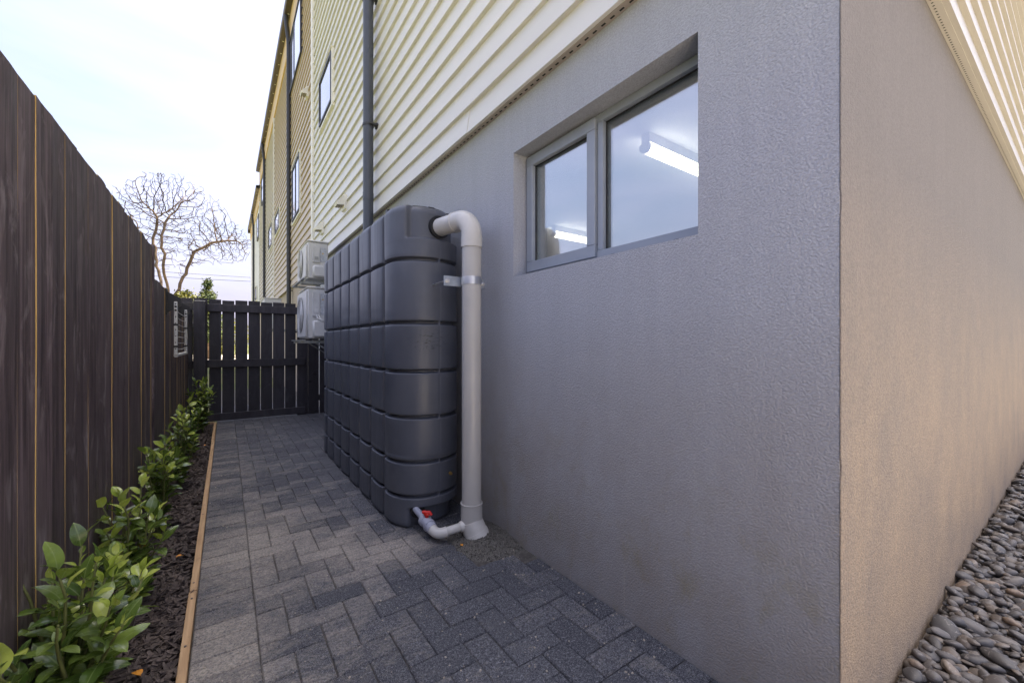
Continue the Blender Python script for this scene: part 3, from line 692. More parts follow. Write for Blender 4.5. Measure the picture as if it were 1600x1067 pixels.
# small pipe to the valve
RS = .0235; E0 = Vector((.965, 2.105, .052)); B0 = Vector((PXc-.055, PYc+.0, .078)); V0 = Vector((.948, 2.30, .100))
d1 = (E0-B0).normalized(); d2 = (V0-E0).normalized()
bz = [E0-d1*.055]+[(1-t)**2*(E0-d1*.04)+2*t*(1-t)*E0+t*t*(E0+d2*.04) for t in np.linspace(0, 1, 9)]+[E0+d2*.055]
part(MB().tube([B0, E0-d1*.03], RS, 20), 'cross_pipe', M['pvc_white'], pipe, True)
part(MB().tube(bz, RS+.005, 24), 'small_elbow', M['pvc_white'], pipe, 50); part(MB().tube([B0-d1*.012, B0+d1*.018], RS+.006, 24), 'small_socket', M['pvc_white'], pipe, 50)
vb = MB().tube([E0+d2*.052, E0+d2*.085], RS+.008, 24).tube([E0+d2*.084, E0+d2*.098], RS+.013, 12).tube([E0+d2*.097, E0+d2*.135], [RS+.006, RS+.010], 24).tube([E0+d2*.134, E0+d2*.158], RS+.014, 12).tube([E0+d2*.157, V0+d2*.09], .019, 16)
val = part(vb, 'ball_valve', M['valve'], pipe, 40)
hc = E0+d2*.122
hb = MB().tube([hc+Vector((0,0,.015)), hc+Vector((0,0,.048))], .011, 12).tube([hc+Vector((0,0,.046)), hc+Vector((0,0,.062))], [.018, .015], 14)
sd = Vector((.75, -.66, 0))
for sgn in (-1, 1):
    p0 = hc+Vector((0,0,.055)); hb.tube([p0, p0+sd*sgn*.014+Vector((0,0,.003)), p0+sd*sgn*.028+Vector((0,0,-.012 if sgn > 0 else .004))], [.011, .0115, .008], 10)
part(hb, 'valve_handle', M['red'], val, 50)
# strap that holds the pipe
yb = PYc+RP+.006
st = part(MB().cbox(1.018, 1.292, yb, yb+.005, 1.448, 1.506, .0015), 'strap', M['galv'], pipe)
mb = MB().tube([(PXc, PYc, 1.455), (PXc, PYc, 1.50)], RP+.0025, 40, False); 
for bx in (1.040, 1.274):
    mb.tube([(bx, yb-.012, 1.477), (bx, yb-.001, 1.477)], .011, 6); mb.tube([(bx, yb-.018, 1.477), (bx, yb-.010, 1.477)], .006, 10)
    mb.tube([(bx, yb+.004, 1.477), (bx, yb+.26, 1.477)], .006, 8)
    mb.tube([(bx, yb-.003, 1.477), (bx, yb-.0005, 1.477)], .016, 16)
part(mb, 'bolt', M['steel'], st, 40)

# grit heaped round the foot of the pipe
mb = MB(); gx = np.linspace(.93, 1.345, 46); gy = np.linspace(1.74, 2.33, 60)
vs = []
for y in gy:
    for x in gx:
        h = max(0, 1-math.hypot((x-1.23)/.24, (y-2.02)/.27)); vs.append((x, y, -.012+.055*h**.8+.010*h*mnoise.noise(Vector((x*60, y*60, 0)))+(.004*mnoise.noise(Vector((x*16, y*16, 4))))))
n = len(gx); mb.add(vs, [(a*n+i, a*n+i+1, (a+1)*n+i+1, (a+1)*n+i) for a in range(len(gy)-1) for i in range(n-1)])
for i in range(900):
    a = random.random()*2*PI; q = random.random()**.6; x, y = 1.22+.22*q*math.cos(a), 2.02+.26*q*math.sin(a)
    if x > 1.335: continue
    h = max(0, 1-math.hypot((x-1.23)/.24, (y-2.02)/.27)); z = -.008+.052*h**.8; s = random.uniform(.0015, .0045)
    mb.box(-s, s, -s*.8, s*.8, -s*.6, s*.8, 0, Matrix.Translation((x, y, z)) @ Euler((random.random()*3, random.random()*3, random.random()*3)).to_matrix().to_4x4())
tag(mb.build('grit_heap', M['grit'], None), kind='stuff')

# ------------------------------------------------------------------ left paling fence
fence = thing('paling_fence', 'long dark stained timber paling fence along the left side behind the plants', 'fence', None, (XFN, 3.2, 0))
def paling(mb, y0, y1, z1, th=.019, x=0.):
    w = y1-y0
    bow = random.uniform(-.003, .003); NZ = 9
    zl = [-.03+(z1+.03)*i/(NZ-1) for i in range(NZ)]; sd = random.random()*99
    vs = []
    for z in zl:
        e0 = .008*mnoise.noise(Vector((z*1.6, sd, 0))); e1 = .008*mnoise.noise(Vector((z*1.6, sd, 7)))
        for i, yy in enumerate((y0+e0, y0+w*.33, y0+w*.66, y1+e1)): vs.append((x+bow*math.sin(i*PI/3)+.0015*mnoise.noise(Vector((z*1.5, i*.7, sd))), yy, z))
    n_ = len(vs); vs += [(vx-th, vy, vz) for vx, vy, vz in vs]
    fs, mi = [], []
    for r in range(NZ-1):
        for i in range(3):
            a = r*4+i; fs.append((a, a+1, a+5, a+4)); mi.append(0); b = a+n_; fs.append((b, b+4, b+5, b+1)); mi.append(1)
        for i in (0, 3): a = r*4+i; fs.append((a, a+4, a+4+n_, a+n_)); mi.append(1)
    for i in range(3): a = (NZ-1)*4+i; fs.append((a, a+1, a+1+n_, a+n_)); mi.append(0); fs.append((i, n_+i, n_+1+i, 1+i)); mi.append(1)
    o = len(mb.v); mb.v += vs; mb.f += [tuple(q+o for q in f) for f in fs]; mb.m += mi; return mb
y = -1.0; j = 0
while y < 7.12:
    w = random.uniform(.112, .150); gap = random.choice([-.004, -.003, -.002, -.001, -.001, .000, .002])
    if y+w > 7.12: w = 7.12-y
    if w < .04: break
    step = y < 3.74
    z1 = (1.79 if step else 1.585-.008*(y-3.8))+random.uniform(-.006, .006)
    mb = paling(MB(), 0, w, z1, .019, random.uniform(-.002, .002))
    o = mb.build('paling', [M['paling'], M['raw_pine']], fence); o.location = (0, y-3.2, 0); o.rotation_euler = (random.uniform(-.0015,.0015), 0, random.uniform(-.006,.006))
    y += w+gap; j += 1
for z in (.25, .85, 1.40): part(MB().cbox(XFN-.070, XFN-.025, -1.0, 7.12, z, z+.09, .004), 'rail', M['raw_pine'], fence)
for y in (-.9, .9, 2.7, 4.5, 6.3): part(MB().cbox(XFN-.17, XFN-.0715, y-.05, y+.05, -.4, 1.5, .004), 'post', M['raw_pine'], fence)
part(MB().cbox(XFN-.018, XFN+.012, 3.745, 3.775, 0, 1.80, .003), 'step_batten', M['paling'], fence)

# ------------------------------------------------------------------ gate and the fence across the end
GY = 7.15
def boards(parent, edges, z0, z1, y, gaps=(.009, .014)):
    for a, b in edges:
        zt = z1+random.uniform(-.006, .006)
        part(MB().cbox(a, b, y, y+.019, z0, zt, .0018), 'board', M['gate_timber'], parent)
gate = thing('timber_gate', 'dark timber board gate with three rails closing the end of the passage', 'gate', None, (.35, GY, 0))
gx = [-.200, -.049, .106, .266, .423, .580, .742, .897]
boards(gate, [(gx[i]+.006, gx[i+1]-.006) for i in range(7)], .03, 1.735, GY)
for z0_, z1_ in ((1.565, 1.672), (.775, .885), (.02, .125)):
    part(MB().cbox(-.215, .905 if z0_ > 1 else 1.02, GY-.046, GY-.001, z0_, z1_, .003), 'rail', M['gate_timber'], gate)
part(MB().box(.86, .90, GY-.06, GY-.047, 1.28, 1.30).tube([(.88, GY-.075, 1.29), (.88, GY-.047, 1.29)], .009, 10), 'latch', M['black_plastic'], gate)
gp = thing('gate_post', 'dark square timber post on the left of the end gate', 'post', None, (-.285, GY-.06, 0))
part(MB().cbox(-.366, -.228, GY-.135, GY-.050, -.3, 1.695, .006), 'post', M['gate_timber'], gp)
part(MB().cbox(-.362, -.232, GY-.131, GY-.054, 1.6955, 1.702, .002), 'post_top', M['pvc'], gp)
ef = thing('end_fence', 'narrow piece of dark board fence between the left fence and the gate post', 'fence', None, (-.4, GY, 0))
boards(ef, [(-.52, -.375), (-.362, -.212)], -.02, 1.745, GY+.002)
for z0_, z1_ in ((1.57, 1.675), (.77, .88)): part(MB().cbox(-.52, -.368, GY-.046, GY-.001, z0_, z1_, .003), 'rail', M['gate_timber'], ef)
rf = thing('end_fence', 'dark board fence panel between the gate and the house wall under the heat pumps', 'fence', None, (1.1, GY, 0))
boards(rf, [(.911, 1.066), (1.069, 1.222), (1.236, 1.335)], -.02, 1.70, GY+.004)
for z0_ in (.20, 1.35): part(MB().cbox(.92, 1.335, GY+.024, GY+.066, z0_, z0_+.09, .003), 'rail', M['gate_timber'], rf)

# ------------------------------------------------------------------ fold-down clothesline on the left fence
cl = thing('clothesline', 'folded down pale metal clothesline frame mounted on the left fence near the gate', 'clothesline', None, (XFN, 5.0, 1.2))
ya, yb2 = 4.53, 5.60; xc = -.352
for y in (ya, yb2):
    br = MB(); br.add([(XFN+.001,y-.012,1.565),(XFN+.001,y-.012,1.37),(xc+.035,y-.012,1.44),(xc+.035,y-.012,1.505),(XFN+.001,y+.012,1.565),(XFN+.001,y+.012,1.37),(xc+.035,y+.012,1.44),(xc+.035,y+.012,1.505)],
        [(0,1,2,3),(7,6,5,4),(0,3,7,4),(1,5,6,2),(2,6,7,3),(0,4,5,1)])
    br.box(XFN+.001, XFN+.012, y-.05, y+.05, 1.36, 1.58)
    part(br, 'wall_plate', M['black_plastic'], cl)
    arm = part(MB().cbox(xc-.012, xc+.012, y-.022, y+.022, 1.018, 1.475, .003), 'arm', M['line_frame'], cl)
    mb = MB()
    for q in range(8): mb.tube([(xc, y-.0235, 1.07+q*.055), (xc, y-.0215, 1.07+q*.055)], .005, 8)
    for q in (0, 1): mb.tube([(xc, y-.0240, 1.40+q*.032), (xc, y-.0215, 1.40+q*.032)], .009, 10)
    mb.cbox(xc-.015, xc+.015, y-.026, y+.026, 1.082, 1.100, .002); mb.cbox(xc-.015, xc+.015, y-.026, y+.026, 1.27, 1.285, .002)
    part(mb, 'arm_fittings', M['black_plastic'], arm)
part(MB().tube([(xc, ya, 1.014), (xc, yb2, 1.014)], .016, 12), 'front_bar', M['line_frame'], cl, 40)
for q in range(7): part(MB().tube([(xc, ya+.02, 1.07+q*.055)]+[(xc, ya+(yb2-ya)*s, 1.07+q*.055-.006*math.sin(PI*s)) for s in (.25, .5, .75)]+[(xc, yb2-.02, 1.07+q*.055)], .0028, 6), 'line', M['line_cord'], cl)

# ------------------------------------------------------------------ timber edging of the bed
edg = thing('timber_edging', 'thin pale pine edging boards between the bark bed and the pavers', 'garden edging', None, (XE-.014, 4, 0))
for (y0, y1, dx) in ((-.6, 2.306, 0), (2.31, 5.742, .002), (5.746, 7.06, -.001)):
    part(MB().cbox(XE-.028+dx, XE+dx, y0, y1, -.12, .016+dx, .002), 'edging_board', M['pine'], edg)
mb = MB()
for y in (1.9, 2.24, 2.38, 3.3, 4.2, 5.0, 5.68, 5.81): mb.tube([(XE-.014, y, .014), (XE-.014, y, .0195)], .004, 8)
tag(part(mb, 'nail_heads', M['gutter'], edg), kind='stuff')
part(MB().cbox(-.42, XE-.03, 7.065, 7.09, -.1, .02, .002), 'edging_board', M['pine'], edg)

# ------------------------------------------------------------------ paving
PX0, PX1, PY0, PY1 = XE+.003, XW-.004, .1, 7.6
pav = tag(MB().box(PX0-.001, PX1+.003, -.84, 12, -.098, -.0085).build('paving', M['sand']), kind='structure')
def paver_mesh(w, h):
    mb = MB(); c = .0035
    a, b = w/2, h/2
    j = lambda: random.uniform(-.0012, .0012)
    top = [(-a+c+j(), -b+c+j(), 0), (a-c+j(), -b+c+j(), 0), (a-c+j(), b-c+j(), 0), (-a+c+j(), b-c+j(), 0)]
    mid = [(-a, -b, -.0045), (a, -b, -.0045), (a, b, -.0045), (-a, b, -.0045)]; bot = [(x, y, -.045) for x, y, _ in mid]
    mb.add(top+mid+bot, [(0,1,2,3)]+[(4+i, 4+(i+1)%4, (i+1)%4, i) for i in range(4)]+[(8+i, 8+(i+1)%4, 4+(i+1)%4, 4+i) for i in range(4)])
    return mb
u = .1045; G = .003
cells = []
y = PY0-.9
sw = .205
while y < 9: cells.append((PX0, PX0+sw, y, y+u)); y += u
x_off = PX0+sw
for i in range(-1, 14):
    for jj in range(-9, 85):
        m = (i-jj) % 4
        if m == 0: r_ = (i, i+2, jj, jj+1)
        elif m == 3: r_ = (i, i+1, jj, jj+2)
        else: continue
        x0, x1, y0, y1 = x_off+r_[0]*u, x_off+r_[1]*u, r_[2]*u, r_[3]*u
        x0, x1 = max(x0, x_off), min(x1, PX1)
        if x1-x0 < .02: continue
        if x1 > 1.05 and y1 > 1.86 and y0 < 2.2 and x0 > 1.0: continue      # the gravelled hole round the pipe
        cells.append((x0, x1, y0, y1))
def px_size(c):
    q = at_px(((c[0]+c[1])/2, (c[2]+c[3])/2, 0))
    if q is None: return -1
    px, py, z = q
    if not (-60 < px < 1660 and py < 1150): return -1
    cx_, cy_ = (c[0]+c[1])/2, (c[2]+c[3])/2
    if cx_ > .85 and cy_ > 2.4: return -.5       # under or behind the tank
    return (c[1]-c[0])*(c[3]-c[2])/z**3
cells.sort(key=px_size, reverse=True)
cache = {}
stuff = MB()
for q, c in enumerate(cells):
    w, h = c[1]-c[0]-G, c[3]-c[2]-G; cx_, cy_ = (c[0]+c[1])/2, (c[2]+c[3])/2
    loc = (cx_+random.uniform(-.001,.001), cy_+random.uniform(-.001,.001), random.uniform(-.0022, .0018))
    rot = Euler((random.uniform(-.006,.006), random.uniform(-.006,.006), random.uniform(-.008,.008)))
    if q < 300:
        key = (round(w, 3), round(h, 3), random.randint(0, 2))
        if key not in cache: cache[key] = paver_mesh(w, h).mesh('paver', M['paver'])
        link('paver', cache[key], pav, loc, rot)
    else:
        mb = paver_mesh(w, h); mt = Matrix.Translation(loc) @ rot.to_matrix().to_4x4(); stuff.add([mt @ Vector(v) for v in mb.v], mb.f)
tag(stuff.build('far_pavers', M['paver'], pav), kind='stuff')

mb = MB()
for i in range(1300):
    x = random.uniform(PX0+.01, PX1-.01); y = .9+5.5*random.random()**1.6; s_ = random.choice((.0012, .0015, .002, .003))*random.uniform(.8, 1.3)
    if x > .8 and y > 2.3: continue
    mb.box(-s_, s_, -s_*.7, s_*.8, -s_*.5, s_*.6, 0, Matrix.Translation((x, y, s_*.4-.001)) @ Euler((random.random()*.6, random.random()*.6, random.random()*6)).to_matrix().to_4x4())
M['crumb'] = simple('sand_crumbs', (.42,.37,.30), .9, .2, 0, .5, 60)
tag(mb.build('sand_crumbs', M['crumb'], pav), kind='stuff')

# ------------------------------------------------------------------ pebble bed by the front wall
bed = tag(MB().box(XW-.05, 12, -.848, YF-.003, -.098, -.035).build('pebble_bed', M['pebble_mix']), kind='structure')
def pebble_mesh(seed):
    bm = bmesh.new(); bmesh.ops.create_icosphere(bm, subdivisions=3 if seed < 6 else 2, radius=1)
    for v in bm.verts:
        d = v.co.normalized(); nn = mnoise.noise(d*1.0+Vector((seed*7.3, 1, 2)))*.17+mnoise.noise(d*2.3+Vector((seed*3.1, 5, 2)))*.05
        v.co = d*(1+nn)
    me = bpy.data.meshes.new('pebble'); bm.to_mesh(me); bm.free(); me.materials.append(M['pebble']); me.shade_smooth(); return me
pm = [pebble_mesh(i) for i in range(14)]
peb = []
def scatter(n, z, rmin, rmax, k_):
    pts = []
    grid = {}
    for _ in range(n*30):
        if len(pts) >= n: break
        x = XW+.03+(random.random()**1.5)*6.2; r = random.uniform(rmin, rmax)*random.choice((.6, .8, 1, 1, 1, 1.35)); y = random.uniform(max(-.45, .085*x-.75), YF-.012-r*.5)
        g = (int(x/.08), int(y/.08)); ok = True
        for a in (-1, 0, 1):
            for b in (-1, 0, 1):
                for (qx, qy, qr) in grid.get((g[0]+a, g[1]+b), ()):
                    if (qx-x)**2+(qy-y)**2 < ((qr+r)*k_)**2: ok = False; break
                if not ok: break
            if not ok: break
        if ok: pts.append((x, y, r)); grid.setdefault(g, []).append((x, y, r))
    for x, y, r in pts: peb.append((x, y, z+random.uniform(-.005, .006), r))
scatter(2600, -.024, .016, .032, .60); scatter(2600, -.006, .016, .036, .66); scatter(900, .008, .014, .030, 1.0)
def psz(p):
    q = at_px(p[:3])
    if q is None or not (1300 < q[0] < 1625 and q[1] < 1100): return -1
    return (p[3]/q[2])*(1+.25*(p[2] > -.012))*(0.25 if p[2] < -.016 else 1)
peb.sort(key=psz, reverse=True)
stuff = MB()
base_np = {}
for q, (x, y, z, r) in enumerate(peb):
    sc = (r*random.uniform(1.0, 1.5), r*random.uniform(.78, 1.0), r*random.uniform(.42, .66))
    rot = Euler((random.gauss(0, .26), random.gauss(0, .26), random.gauss(.1, .9)))
    me = pm[random.randrange(6) if q < 300 else 6+random.randrange(8)]
    if q < 300: link('pebble', me, bed, (x, y, z), rot, sc)
    else:
        mt = Matrix.Translation((x, y, z)) @ rot.to_matrix().to_4x4() @ Matrix.Diagonal((*sc, 1))
        if me.name not in base_np: base_np[me.name] = (np.array([v.co for v in me.vertices]), [tuple(p.vertices) for p in me.polygons])
        V, Fc = base_np[me.name]; A_ = np.array(mt); W = V @ A_[:3,:3].T+A_[:3,3]
        stuff.add(W.tolist(), Fc)
# each stone of the joined rest keeps its own colour through a per-stone attribute
o = stuff.build('small_pebbles', M['pebble_mix'], bed, True); tag(o, kind='stuff')

# ------------------------------------------------------------------ planting bed with bark mulch
gb = tag(MB().box(XFN-.02, XE-.0285, -.84, 7.06, -.098, -.030).build('garden_bed', M['soil']), kind='structure')
mb = MB()
for i in range(7800):
    y = .9+6.1*random.random()**1.25; x = random.uniform(XFN+.004, XE-.034)
    L = random.uniform(.012, .042); W = random.uniform(.004, .010); T = random.uniform(.0015, .004)
    mnd = .014*mnoise.noise(Vector((x*9, y*5, 0)))
    z = -.022+random.random()*.022+mnd
    mt = Matrix.Translation((x, y, z)) @ Euler((random.gauss(0, .35), random.gauss(0, .35), random.random()*6.28)).to_matrix().to_4x4()
    k1 = random.uniform(.4, .9); bend_ = random.uniform(-.004, .004)
    vs = [(-L,-W*k1,0),(0,-W,bend_),(L,-W*.5,0),(L,W*.6,0),(0,W,bend_),(-L,W*k1*.7,0)]; vs += [(a, b, c-T) for a, b, c in vs]
    mb.add([mt @ Vector(v) for v in vs], [(0,1,4,5),(1,2,3,4),(6,11,10,7),(7,10,9,8)]+[(i, i+6, (i+1) % 6+6, (i+1) % 6) for i in range(6)])
tag(mb.build('bark_mulch', M['bark'], gb), kind='stuff')

# ------------------------------------------------------------------ shrubs
def leaf_mesh(i, mat, L=1., W=.46):
    nx, ny = 4, 7; mb = MB(); vs = []
    droop = [.10, .22, .05, .30, .16, .26][i % 6]; fold = [.22, .12, .3, .16, .25, .08][i % 6]; tw = [.1, -.15, .05, .2, -.1, 0][i % 6]
    for a in range(ny+1):
        t = a/ny; w = W*(math.sin(PI*min(1, t*.94+.03)**.86))**.72*(.5 if a == 0 else 1)*.5
        if a == ny: w = .012
        for b in range(-2, 3):
            s = b/2; x = s*w; z = fold*abs(s)*w-droop*t*t*L*.8+.06*math.sin(t*PI)+.018*math.sin(t*9+i+s*2)*abs(s); x2 = x*math.cos(tw*t)-z*math.sin(tw*t)*.3
            vs.append((x2, t*L, z))
    fs = [(a*5+b, a*5+b+1, (a+1)*5+b+1, (a+1)*5+b) for a in range(ny) for b in range(4)]
    # petiole
    vs2 = [(-.012, -.16, -.02), (.012, -.16, -.02), (.012, .02, 0), (-.012, .02, 0)]
    mb.add([(x*.085, y*.085, z*.085) for x, y, z in vs], fs); mb.add([(x*.085, y*.085, z*.085) for x, y, z in vs2], [(0,1,2,3)])
    return mb.mesh('leaf', mat, True)
leaf_old = [leaf_mesh(i, M['leaf'], 1, [.46,.52,.42,.56,.48,.5][i]) for i in range(6)]
leaf_new = [leaf_mesh(i, M['leaf_young'], .9, [.46,.52,.42,.56,.48,.5][i]) for i in range(6)]
M['leaf_brown'] = leaf_mat('brown_leaf', (.16,.10,.03), (.34,.24,.05), (.3,.2,.08))
leaf_brown = leaf_mesh(3, M['leaf_brown'], .9, .42)
def shrub(x, y, h, spread, ns, per, lsz, label, single=True):
    t = thing('shrub', label, 'shrub', 'row of glossy leaved shrubs in the bark bed', (x, y, -.02))
    stems = MB(); joined = {}
    joined_l = MB()
    for s in range(ns):
        az = s*2.4+random.uniform(-.4, .4); sp = spread*math.sqrt((s+.6)/ns)*random.uniform(.8, 1.1); hh = h*(1-.42*(sp/spread)**2)*random.uniform(.82, 1.06)
        pts = []
        sgn = Vector((math.cos(az)*.55-.04, math.sin(az), 0))
        for q in np.linspace(0, 1, 8):
            w = Vector((mnoise.noise(Vector((s*3.1, q*2.5, x))), mnoise.noise(Vector((s*5.7, q*2.5, y))), 0))*.025*q
            pts.append(Vector((0, 0, 0))+sgn*(sp*(q**1.25))+Vector((0, 0, hh*(q**.85)))+w)
        stems.tube(pts, [.0055*(1-.75*q)+.0012 for q in np.linspace(0, 1, 8)], 6)
        nl = int(per*random.uniform(.85, 1.15))
        for k in range(nl):
            f = .12+.90*(k/(nl-1)); f = min(f, 1.0)
            i0 = min(6, int(f*7)); fr = f*7-i0; p = pts[i0].lerp(pts[i0+1], fr); ax = (pts[i0+1]-pts[i0]).normalized()
            phi = k*2.4+s; a1 = ax.cross(Vector((.3, .2, 1))).normalized() if abs(ax.z) < .98 else Vector((1, 0, 0)); b1 = ax.cross(a1)
            out = (a1*math.cos(phi)+b1*math.sin(phi))
            tipf = max(0, (f-.8)/.2)
            d = (out*(1-.5*tipf)+ax*(.45+.55*tipf)+Vector((0, 0, .12))+Vector((random.gauss(0,.15), random.gauss(0,.15), random.gauss(0,.12)))).normalized()
            nrm = (Vector((0, 0, 1))+ax*.4+Vector((random.gauss(0,.3), random.gauss(0,.3), 0))); xax = d.cross(nrm).normalized(); nrm = xax.cross(d).normalized()
            size = lsz*random.choice((random.uniform(.45, .8), random.uniform(.75, 1.15), random.uniform(.8, 1.1)))*(1-.35*tipf*random.random())*(.75+.25*min(1, f*2))
            mt = Matrix((xax, d, nrm)).transposed().to_4x4(); mt = Matrix.Translation(p+d*.012*size) @ mt @ Matrix.Scale(size, 4)
            young = (f > .84 and random.random() < .5) or random.random() < .04
            me = random.choice(leaf_new if young else leaf_old)
            if random.random() < .012 and f < .6: me = leaf_brown
            wp = mt.translation+Vector((x, y, -.02))
            if wp.x < XFN+.012:        # leaves do not grow through the fence
                continue
            if single:
                o = link('leaf', me, t); o.matrix_local = mt
            else:
                o2 = len(joined_l.v)
                joined.setdefault(young, MB()).add([mt @ v.co for v in me.vertices], [tuple(p_.vertices) for p_ in me.polygons])
    link('stems', stems.mesh('stems', M['stem'], True), t)
    if not single:
        for yg, mbj in joined.items():
            o = link('foliage', mbj.mesh('foliage', M['leaf_young' if yg else 'leaf'], True), t); tag(o, kind='stuff')
    return t
shrub(-.345, 1.56, .58, .37, 26, 25, .88, 'nearest large leaved green shrub in the bottom left corner')
shrub(-.33, 2.34, .54, .23, 14, 18, .95, 'second nearest green shrub overhanging the bark bed')
shrub(-.32, 3.16, .58, .22, 13, 18, .95, 'third green shrub along the fence with tall pale shoots')
shrub(-.29, 4.1, .58, .22, 13, 17, .93, 'fourth green shrub along the fence midway to the gate')
shrub(-.28, 5.10, .58, .24, 13, 17, .98, 'fifth green shrub along the fence below the clothesline', False)
shrub(-.24, 6.45, .70, .27, 16, 18, 1.05, 'farthest and tallest green shrub in front of the gate post', False)

# a few fallen leaves
def fallen(x, y, z, rz, s, label, mat='dryfleck'):
    me = leaf_mesh(2, M[mat], .8, .6); o = link('fallen_leaf', me, None, (x, y, z), (random.uniform(-.2,.2), random.uniform(-.2,.2), rz), (s, s, s)); tag(o, label, 'leaf')
fallen(-.235, 1.83, .012, .6, .55, 'bright orange fallen leaf on the bark under the nearest shrub')
fallen(-.185, 2.75, .006, 1.9, .45, 'dull red-brown fallen leaf on the bark beside the edging', 'dryfleck')
fallen(-.17, 5.6, .004, 2.6, .6, 'small orange fallen leaf on the bark near the far shrubs')
fallen(1.062, 1.985, .012, .3, .30, 'tiny tan leaf on the grit beside the pipe foot')

# ------------------------------------------------------------------ bare tree beyond the fence
def bare_tree():
    TY = 36.5; T0 = 29.0
    t = thing('bare_tree', 'tall bare leafless tree rising behind the left fence', 'tree', None, (-3.2, TY, -.1))
    rg = np.random.default_rng(11)
    # attractors in the crown, sizes in metres about the trunk foot (l = across, h = height)
    def P(px, py): return ((px-262)/638*T0, 1.12+(536-py)/638*T0)
    blobs = [((255, 345), 60, 62, 900), ((225, 330), 34, 34, 330), ((318, 372), 52, 42, 800), ((345, 378), 26, 30, 300), ((270, 395), 42, 32, 250), ((265, 305), 46, 30, 420), ((300, 335), 40, 40, 420)]
    pts = []
    for (cp, rx, ry, n_) in blobs:
        cl_, ch_ = P(*cp); rx, ry = rx/638*T0, ry/638*T0
        k_ = 0
        while k_ < n_:
            v = rg.uniform(-1, 1, 3)
            if v@v > 1: continue
            pts.append((cl_+v[0]*rx, v[1]*min(rx, 2.2), ch_+v[2]*ry)); k_ += 1
    att = np.array(pts)
    nodes = []; par = []
    def limb(seq, p0=-1):
        prev = p0; cur = np.array(seq[0]) if p0 < 0 else nodes[p0]
        for a in seq[(1 if p0 < 0 else 0):]:
            a = np.array(a); d = a-cur; n_ = max(1, int(np.linalg.norm(d)/.35))
            for k_ in range(1, n_+1):
                q_ = cur+d*k_/n_+rg.normal(0, .05, 3); nodes.append(q_); par.append(prev); prev = len(nodes)-1
            cur = a
        return prev
    nodes.append(np.array([0, 0, 0.])); par.append(-1)
    b0 = limb([(.05, 0, 2.0), (0, 0, 3.4)], 0)
    def PP(px, py, d=0): l, h_ = P(px, py); return (l, d, h_)
    limb([PP(252, 440), PP(246, 410, .2), PP(243, 375, .4), PP(248, 345, .3)], b0)
    limb([PP(262, 455, -.3), PP(258, 420, -.6), PP(256, 385, -.8), PP(262, 350, -.7)], b0)
    limb([PP(270, 460, .2), PP(280, 425, .3), PP(292, 392, .2), PP(320, 372, 0), PP(345, 372, -.2)], b0)
    limb([PP(246, 445, .5), PP(232, 410, .8), PP(222, 372, 1.)], b0)
    step, infl, kill = .23, 2.6, .26
    alive = np.ones(len(att), bool)
    N = np.array(nodes)
    for it in range(170):
        idxa = np.where(alive)[0]
        if len(idxa) == 0: break
        d = att[idxa][:, None, :]-N[None, :, :]; dist = np.sqrt((d**2).sum(-1)); near = dist.argmin(1); dm = dist[np.arange(len(idxa)), near]
        acc = {}
        for a, nn, q_ in zip(idxa, near, dm):
            if q_ < infl or it < 4: acc.setdefault(nn, []).append((att[a]-N[nn])/q_)
        new = []
        for nn, ds_ in acc.items():
            v = np.sum(ds_, 0); ln = np.linalg.norm(v)
            if ln < 1e-3: continue
            v = v/ln+rg.normal(0, .22, 3)+np.array([0, 0, .06]); v /= np.linalg.norm(v); new.append((N[nn]+v*step, nn))
        if not new: break
        for q_, nn in new: nodes.append(q_); par.append(int(nn))
        N = np.array(nodes)
        d2 = np.sqrt(((att[idxa][:, None, :]-N[None, -len(new):, :])**2).sum(-1)).min(1)
        alive[idxa[d2 < kill]] = False
    nn_ = len(nodes); kids = [[] for _ in range(nn_)]
    for i, p_ in enumerate(par):
        if p_ >= 0: kids[p_].append(i)
    rad = np.zeros(nn_)
    for i in range(nn_-1, -1, -1):
        rad[i] = .0125 if not kids[i] else (sum(rad[c]**2.75 for c in kids[i]))**(1/2.75)
    rad = np.minimum(rad, .22); rad[0] = max(rad[0], .25)
    trunk, twigs = MB(), MB()
    done = set()
    def chain(i0, pstart):
        seq = [nodes[pstart]] if pstart >= 0 else []; rs = [min(rad[pstart], rad[i0]*1.15)] if pstart >= 0 else []
        i = i0; out = []
        while True:
            seq.append(nodes[i]); rs.append(rad[i])
            if not kids[i]: break
            ks = sorted(kids[i], key=lambda c: -rad[c]); 
            for c in ks[1:]: out.append((c, i))
            i = ks[0]
        if len(seq) > 1:
            big = rs[0] > .05
            (trunk if big else twigs).tube([Vector(s_) for s_ in seq], rs, 8 if big else 4, True)
        return out
    stack = [(0, -1)]
    while stack:
        a, b = stack.pop(); stack += chain(a, b)
    link('trunk', trunk.mesh('trunk', M['bark_tree'], True), t, None, (0, 0, R_(-4))); o = link('crown', twigs.mesh('crown', M['twig'], True), t, None, (0, 0, R_(-4)))
bare_tree()

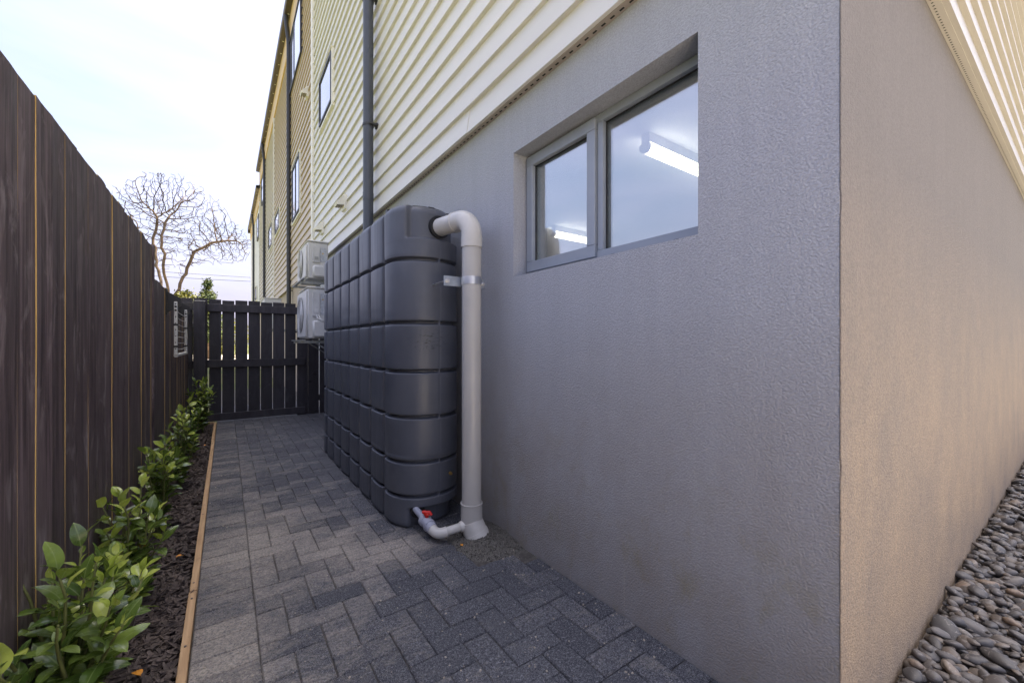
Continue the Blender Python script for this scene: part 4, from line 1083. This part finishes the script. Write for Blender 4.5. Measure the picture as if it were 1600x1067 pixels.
# leafy tops beyond the gate
def clump_tree(name, label, cat, x, y, h, r, mat, n, conical, z_lo):
    t = thing(name, label, cat, None, (x, y, -.1))
    link('trunk', MB().tube([(0,0,0), (.03,0,h*.5), (0,0,h*.95)], [.12, .08, .02], 8).mesh('trunk', M['bark_tree'], True), t)
    mb = MB()
    for i in range(n):
        f = random.random(); z = z_lo+(h-z_lo)*f; rr = r*((1-f)**.8 if conical else math.sqrt(max(.02, 1-(2*f-1)**2)))
        a = random.random()*6.28; q = math.sqrt(random.random()); c = Vector((rr*q*math.cos(a), rr*q*math.sin(a), z+random.uniform(-.1, .1)))
        if conical: c.z += .12*math.sin(a*5+z*6)
        if mnoise.noise(c*1.3+Vector((x, 0, 0))) < (-.3 if conical else -.12): continue
        for k_ in range(5):
            d = Vector((random.gauss(0,1), random.gauss(0,1), random.gauss(.4,.8))).normalized(); s_ = d.orthogonal().normalized(); L = random.uniform(.10, .22)
            p0 = c+Vector((random.gauss(0,.1), random.gauss(0,.1), random.gauss(0,.1)))
            mb.add([p0-s_*.03, p0+d*L*.5+s_*.05, p0+d*L, p0+d*L*.5-s_*.05], [(0,1,2,3)])
    link('crown', mb.mesh('crown', mat), t)
clump_tree('conifer_tree', 'small dark conifer top showing above the gate', 'tree', -1.05, 36.2, 5.5, 1.25, M['conifer'], 1300, True, 1.2)
clump_tree('leafy_shrub', 'yellow-green bush top showing above the gate post beside the bare tree', 'shrub', -2.25, 36.6, 4.75, 1.5, M['shrub'], 1300, False, .3)
clump_tree('leafy_shrub', 'low green bush glimpsed through the gaps of the gate', 'shrub', .2, 37.5, 2.9, 1.7, M['shrub'], 900, False, .2)

# overhead wires far behind
def wire(z0, z1, y, label):
    pts = [(-30+3.2*i, y, z0+(z1-z0)*(i/20)-1.1*math.sin(PI*i/20)) for i in range(21)]
    tag(MB().tube(pts, .022, 5).build('overhead_wire', M['wire'], None), label, 'wire', 'overhead wires crossing the sky')
wire(8.2, 10.2, 55, 'lowest overhead wire crossing the sky above the gate'); wire(8.9, 10.4, 55, 'second lowest overhead wire crossing the sky above the gate')
wire(12.6, 14.0, 55, 'third overhead wire level with the bare tree crown'); wire(13.2, 14.5, 55, 'highest overhead wire level with the bare tree crown')
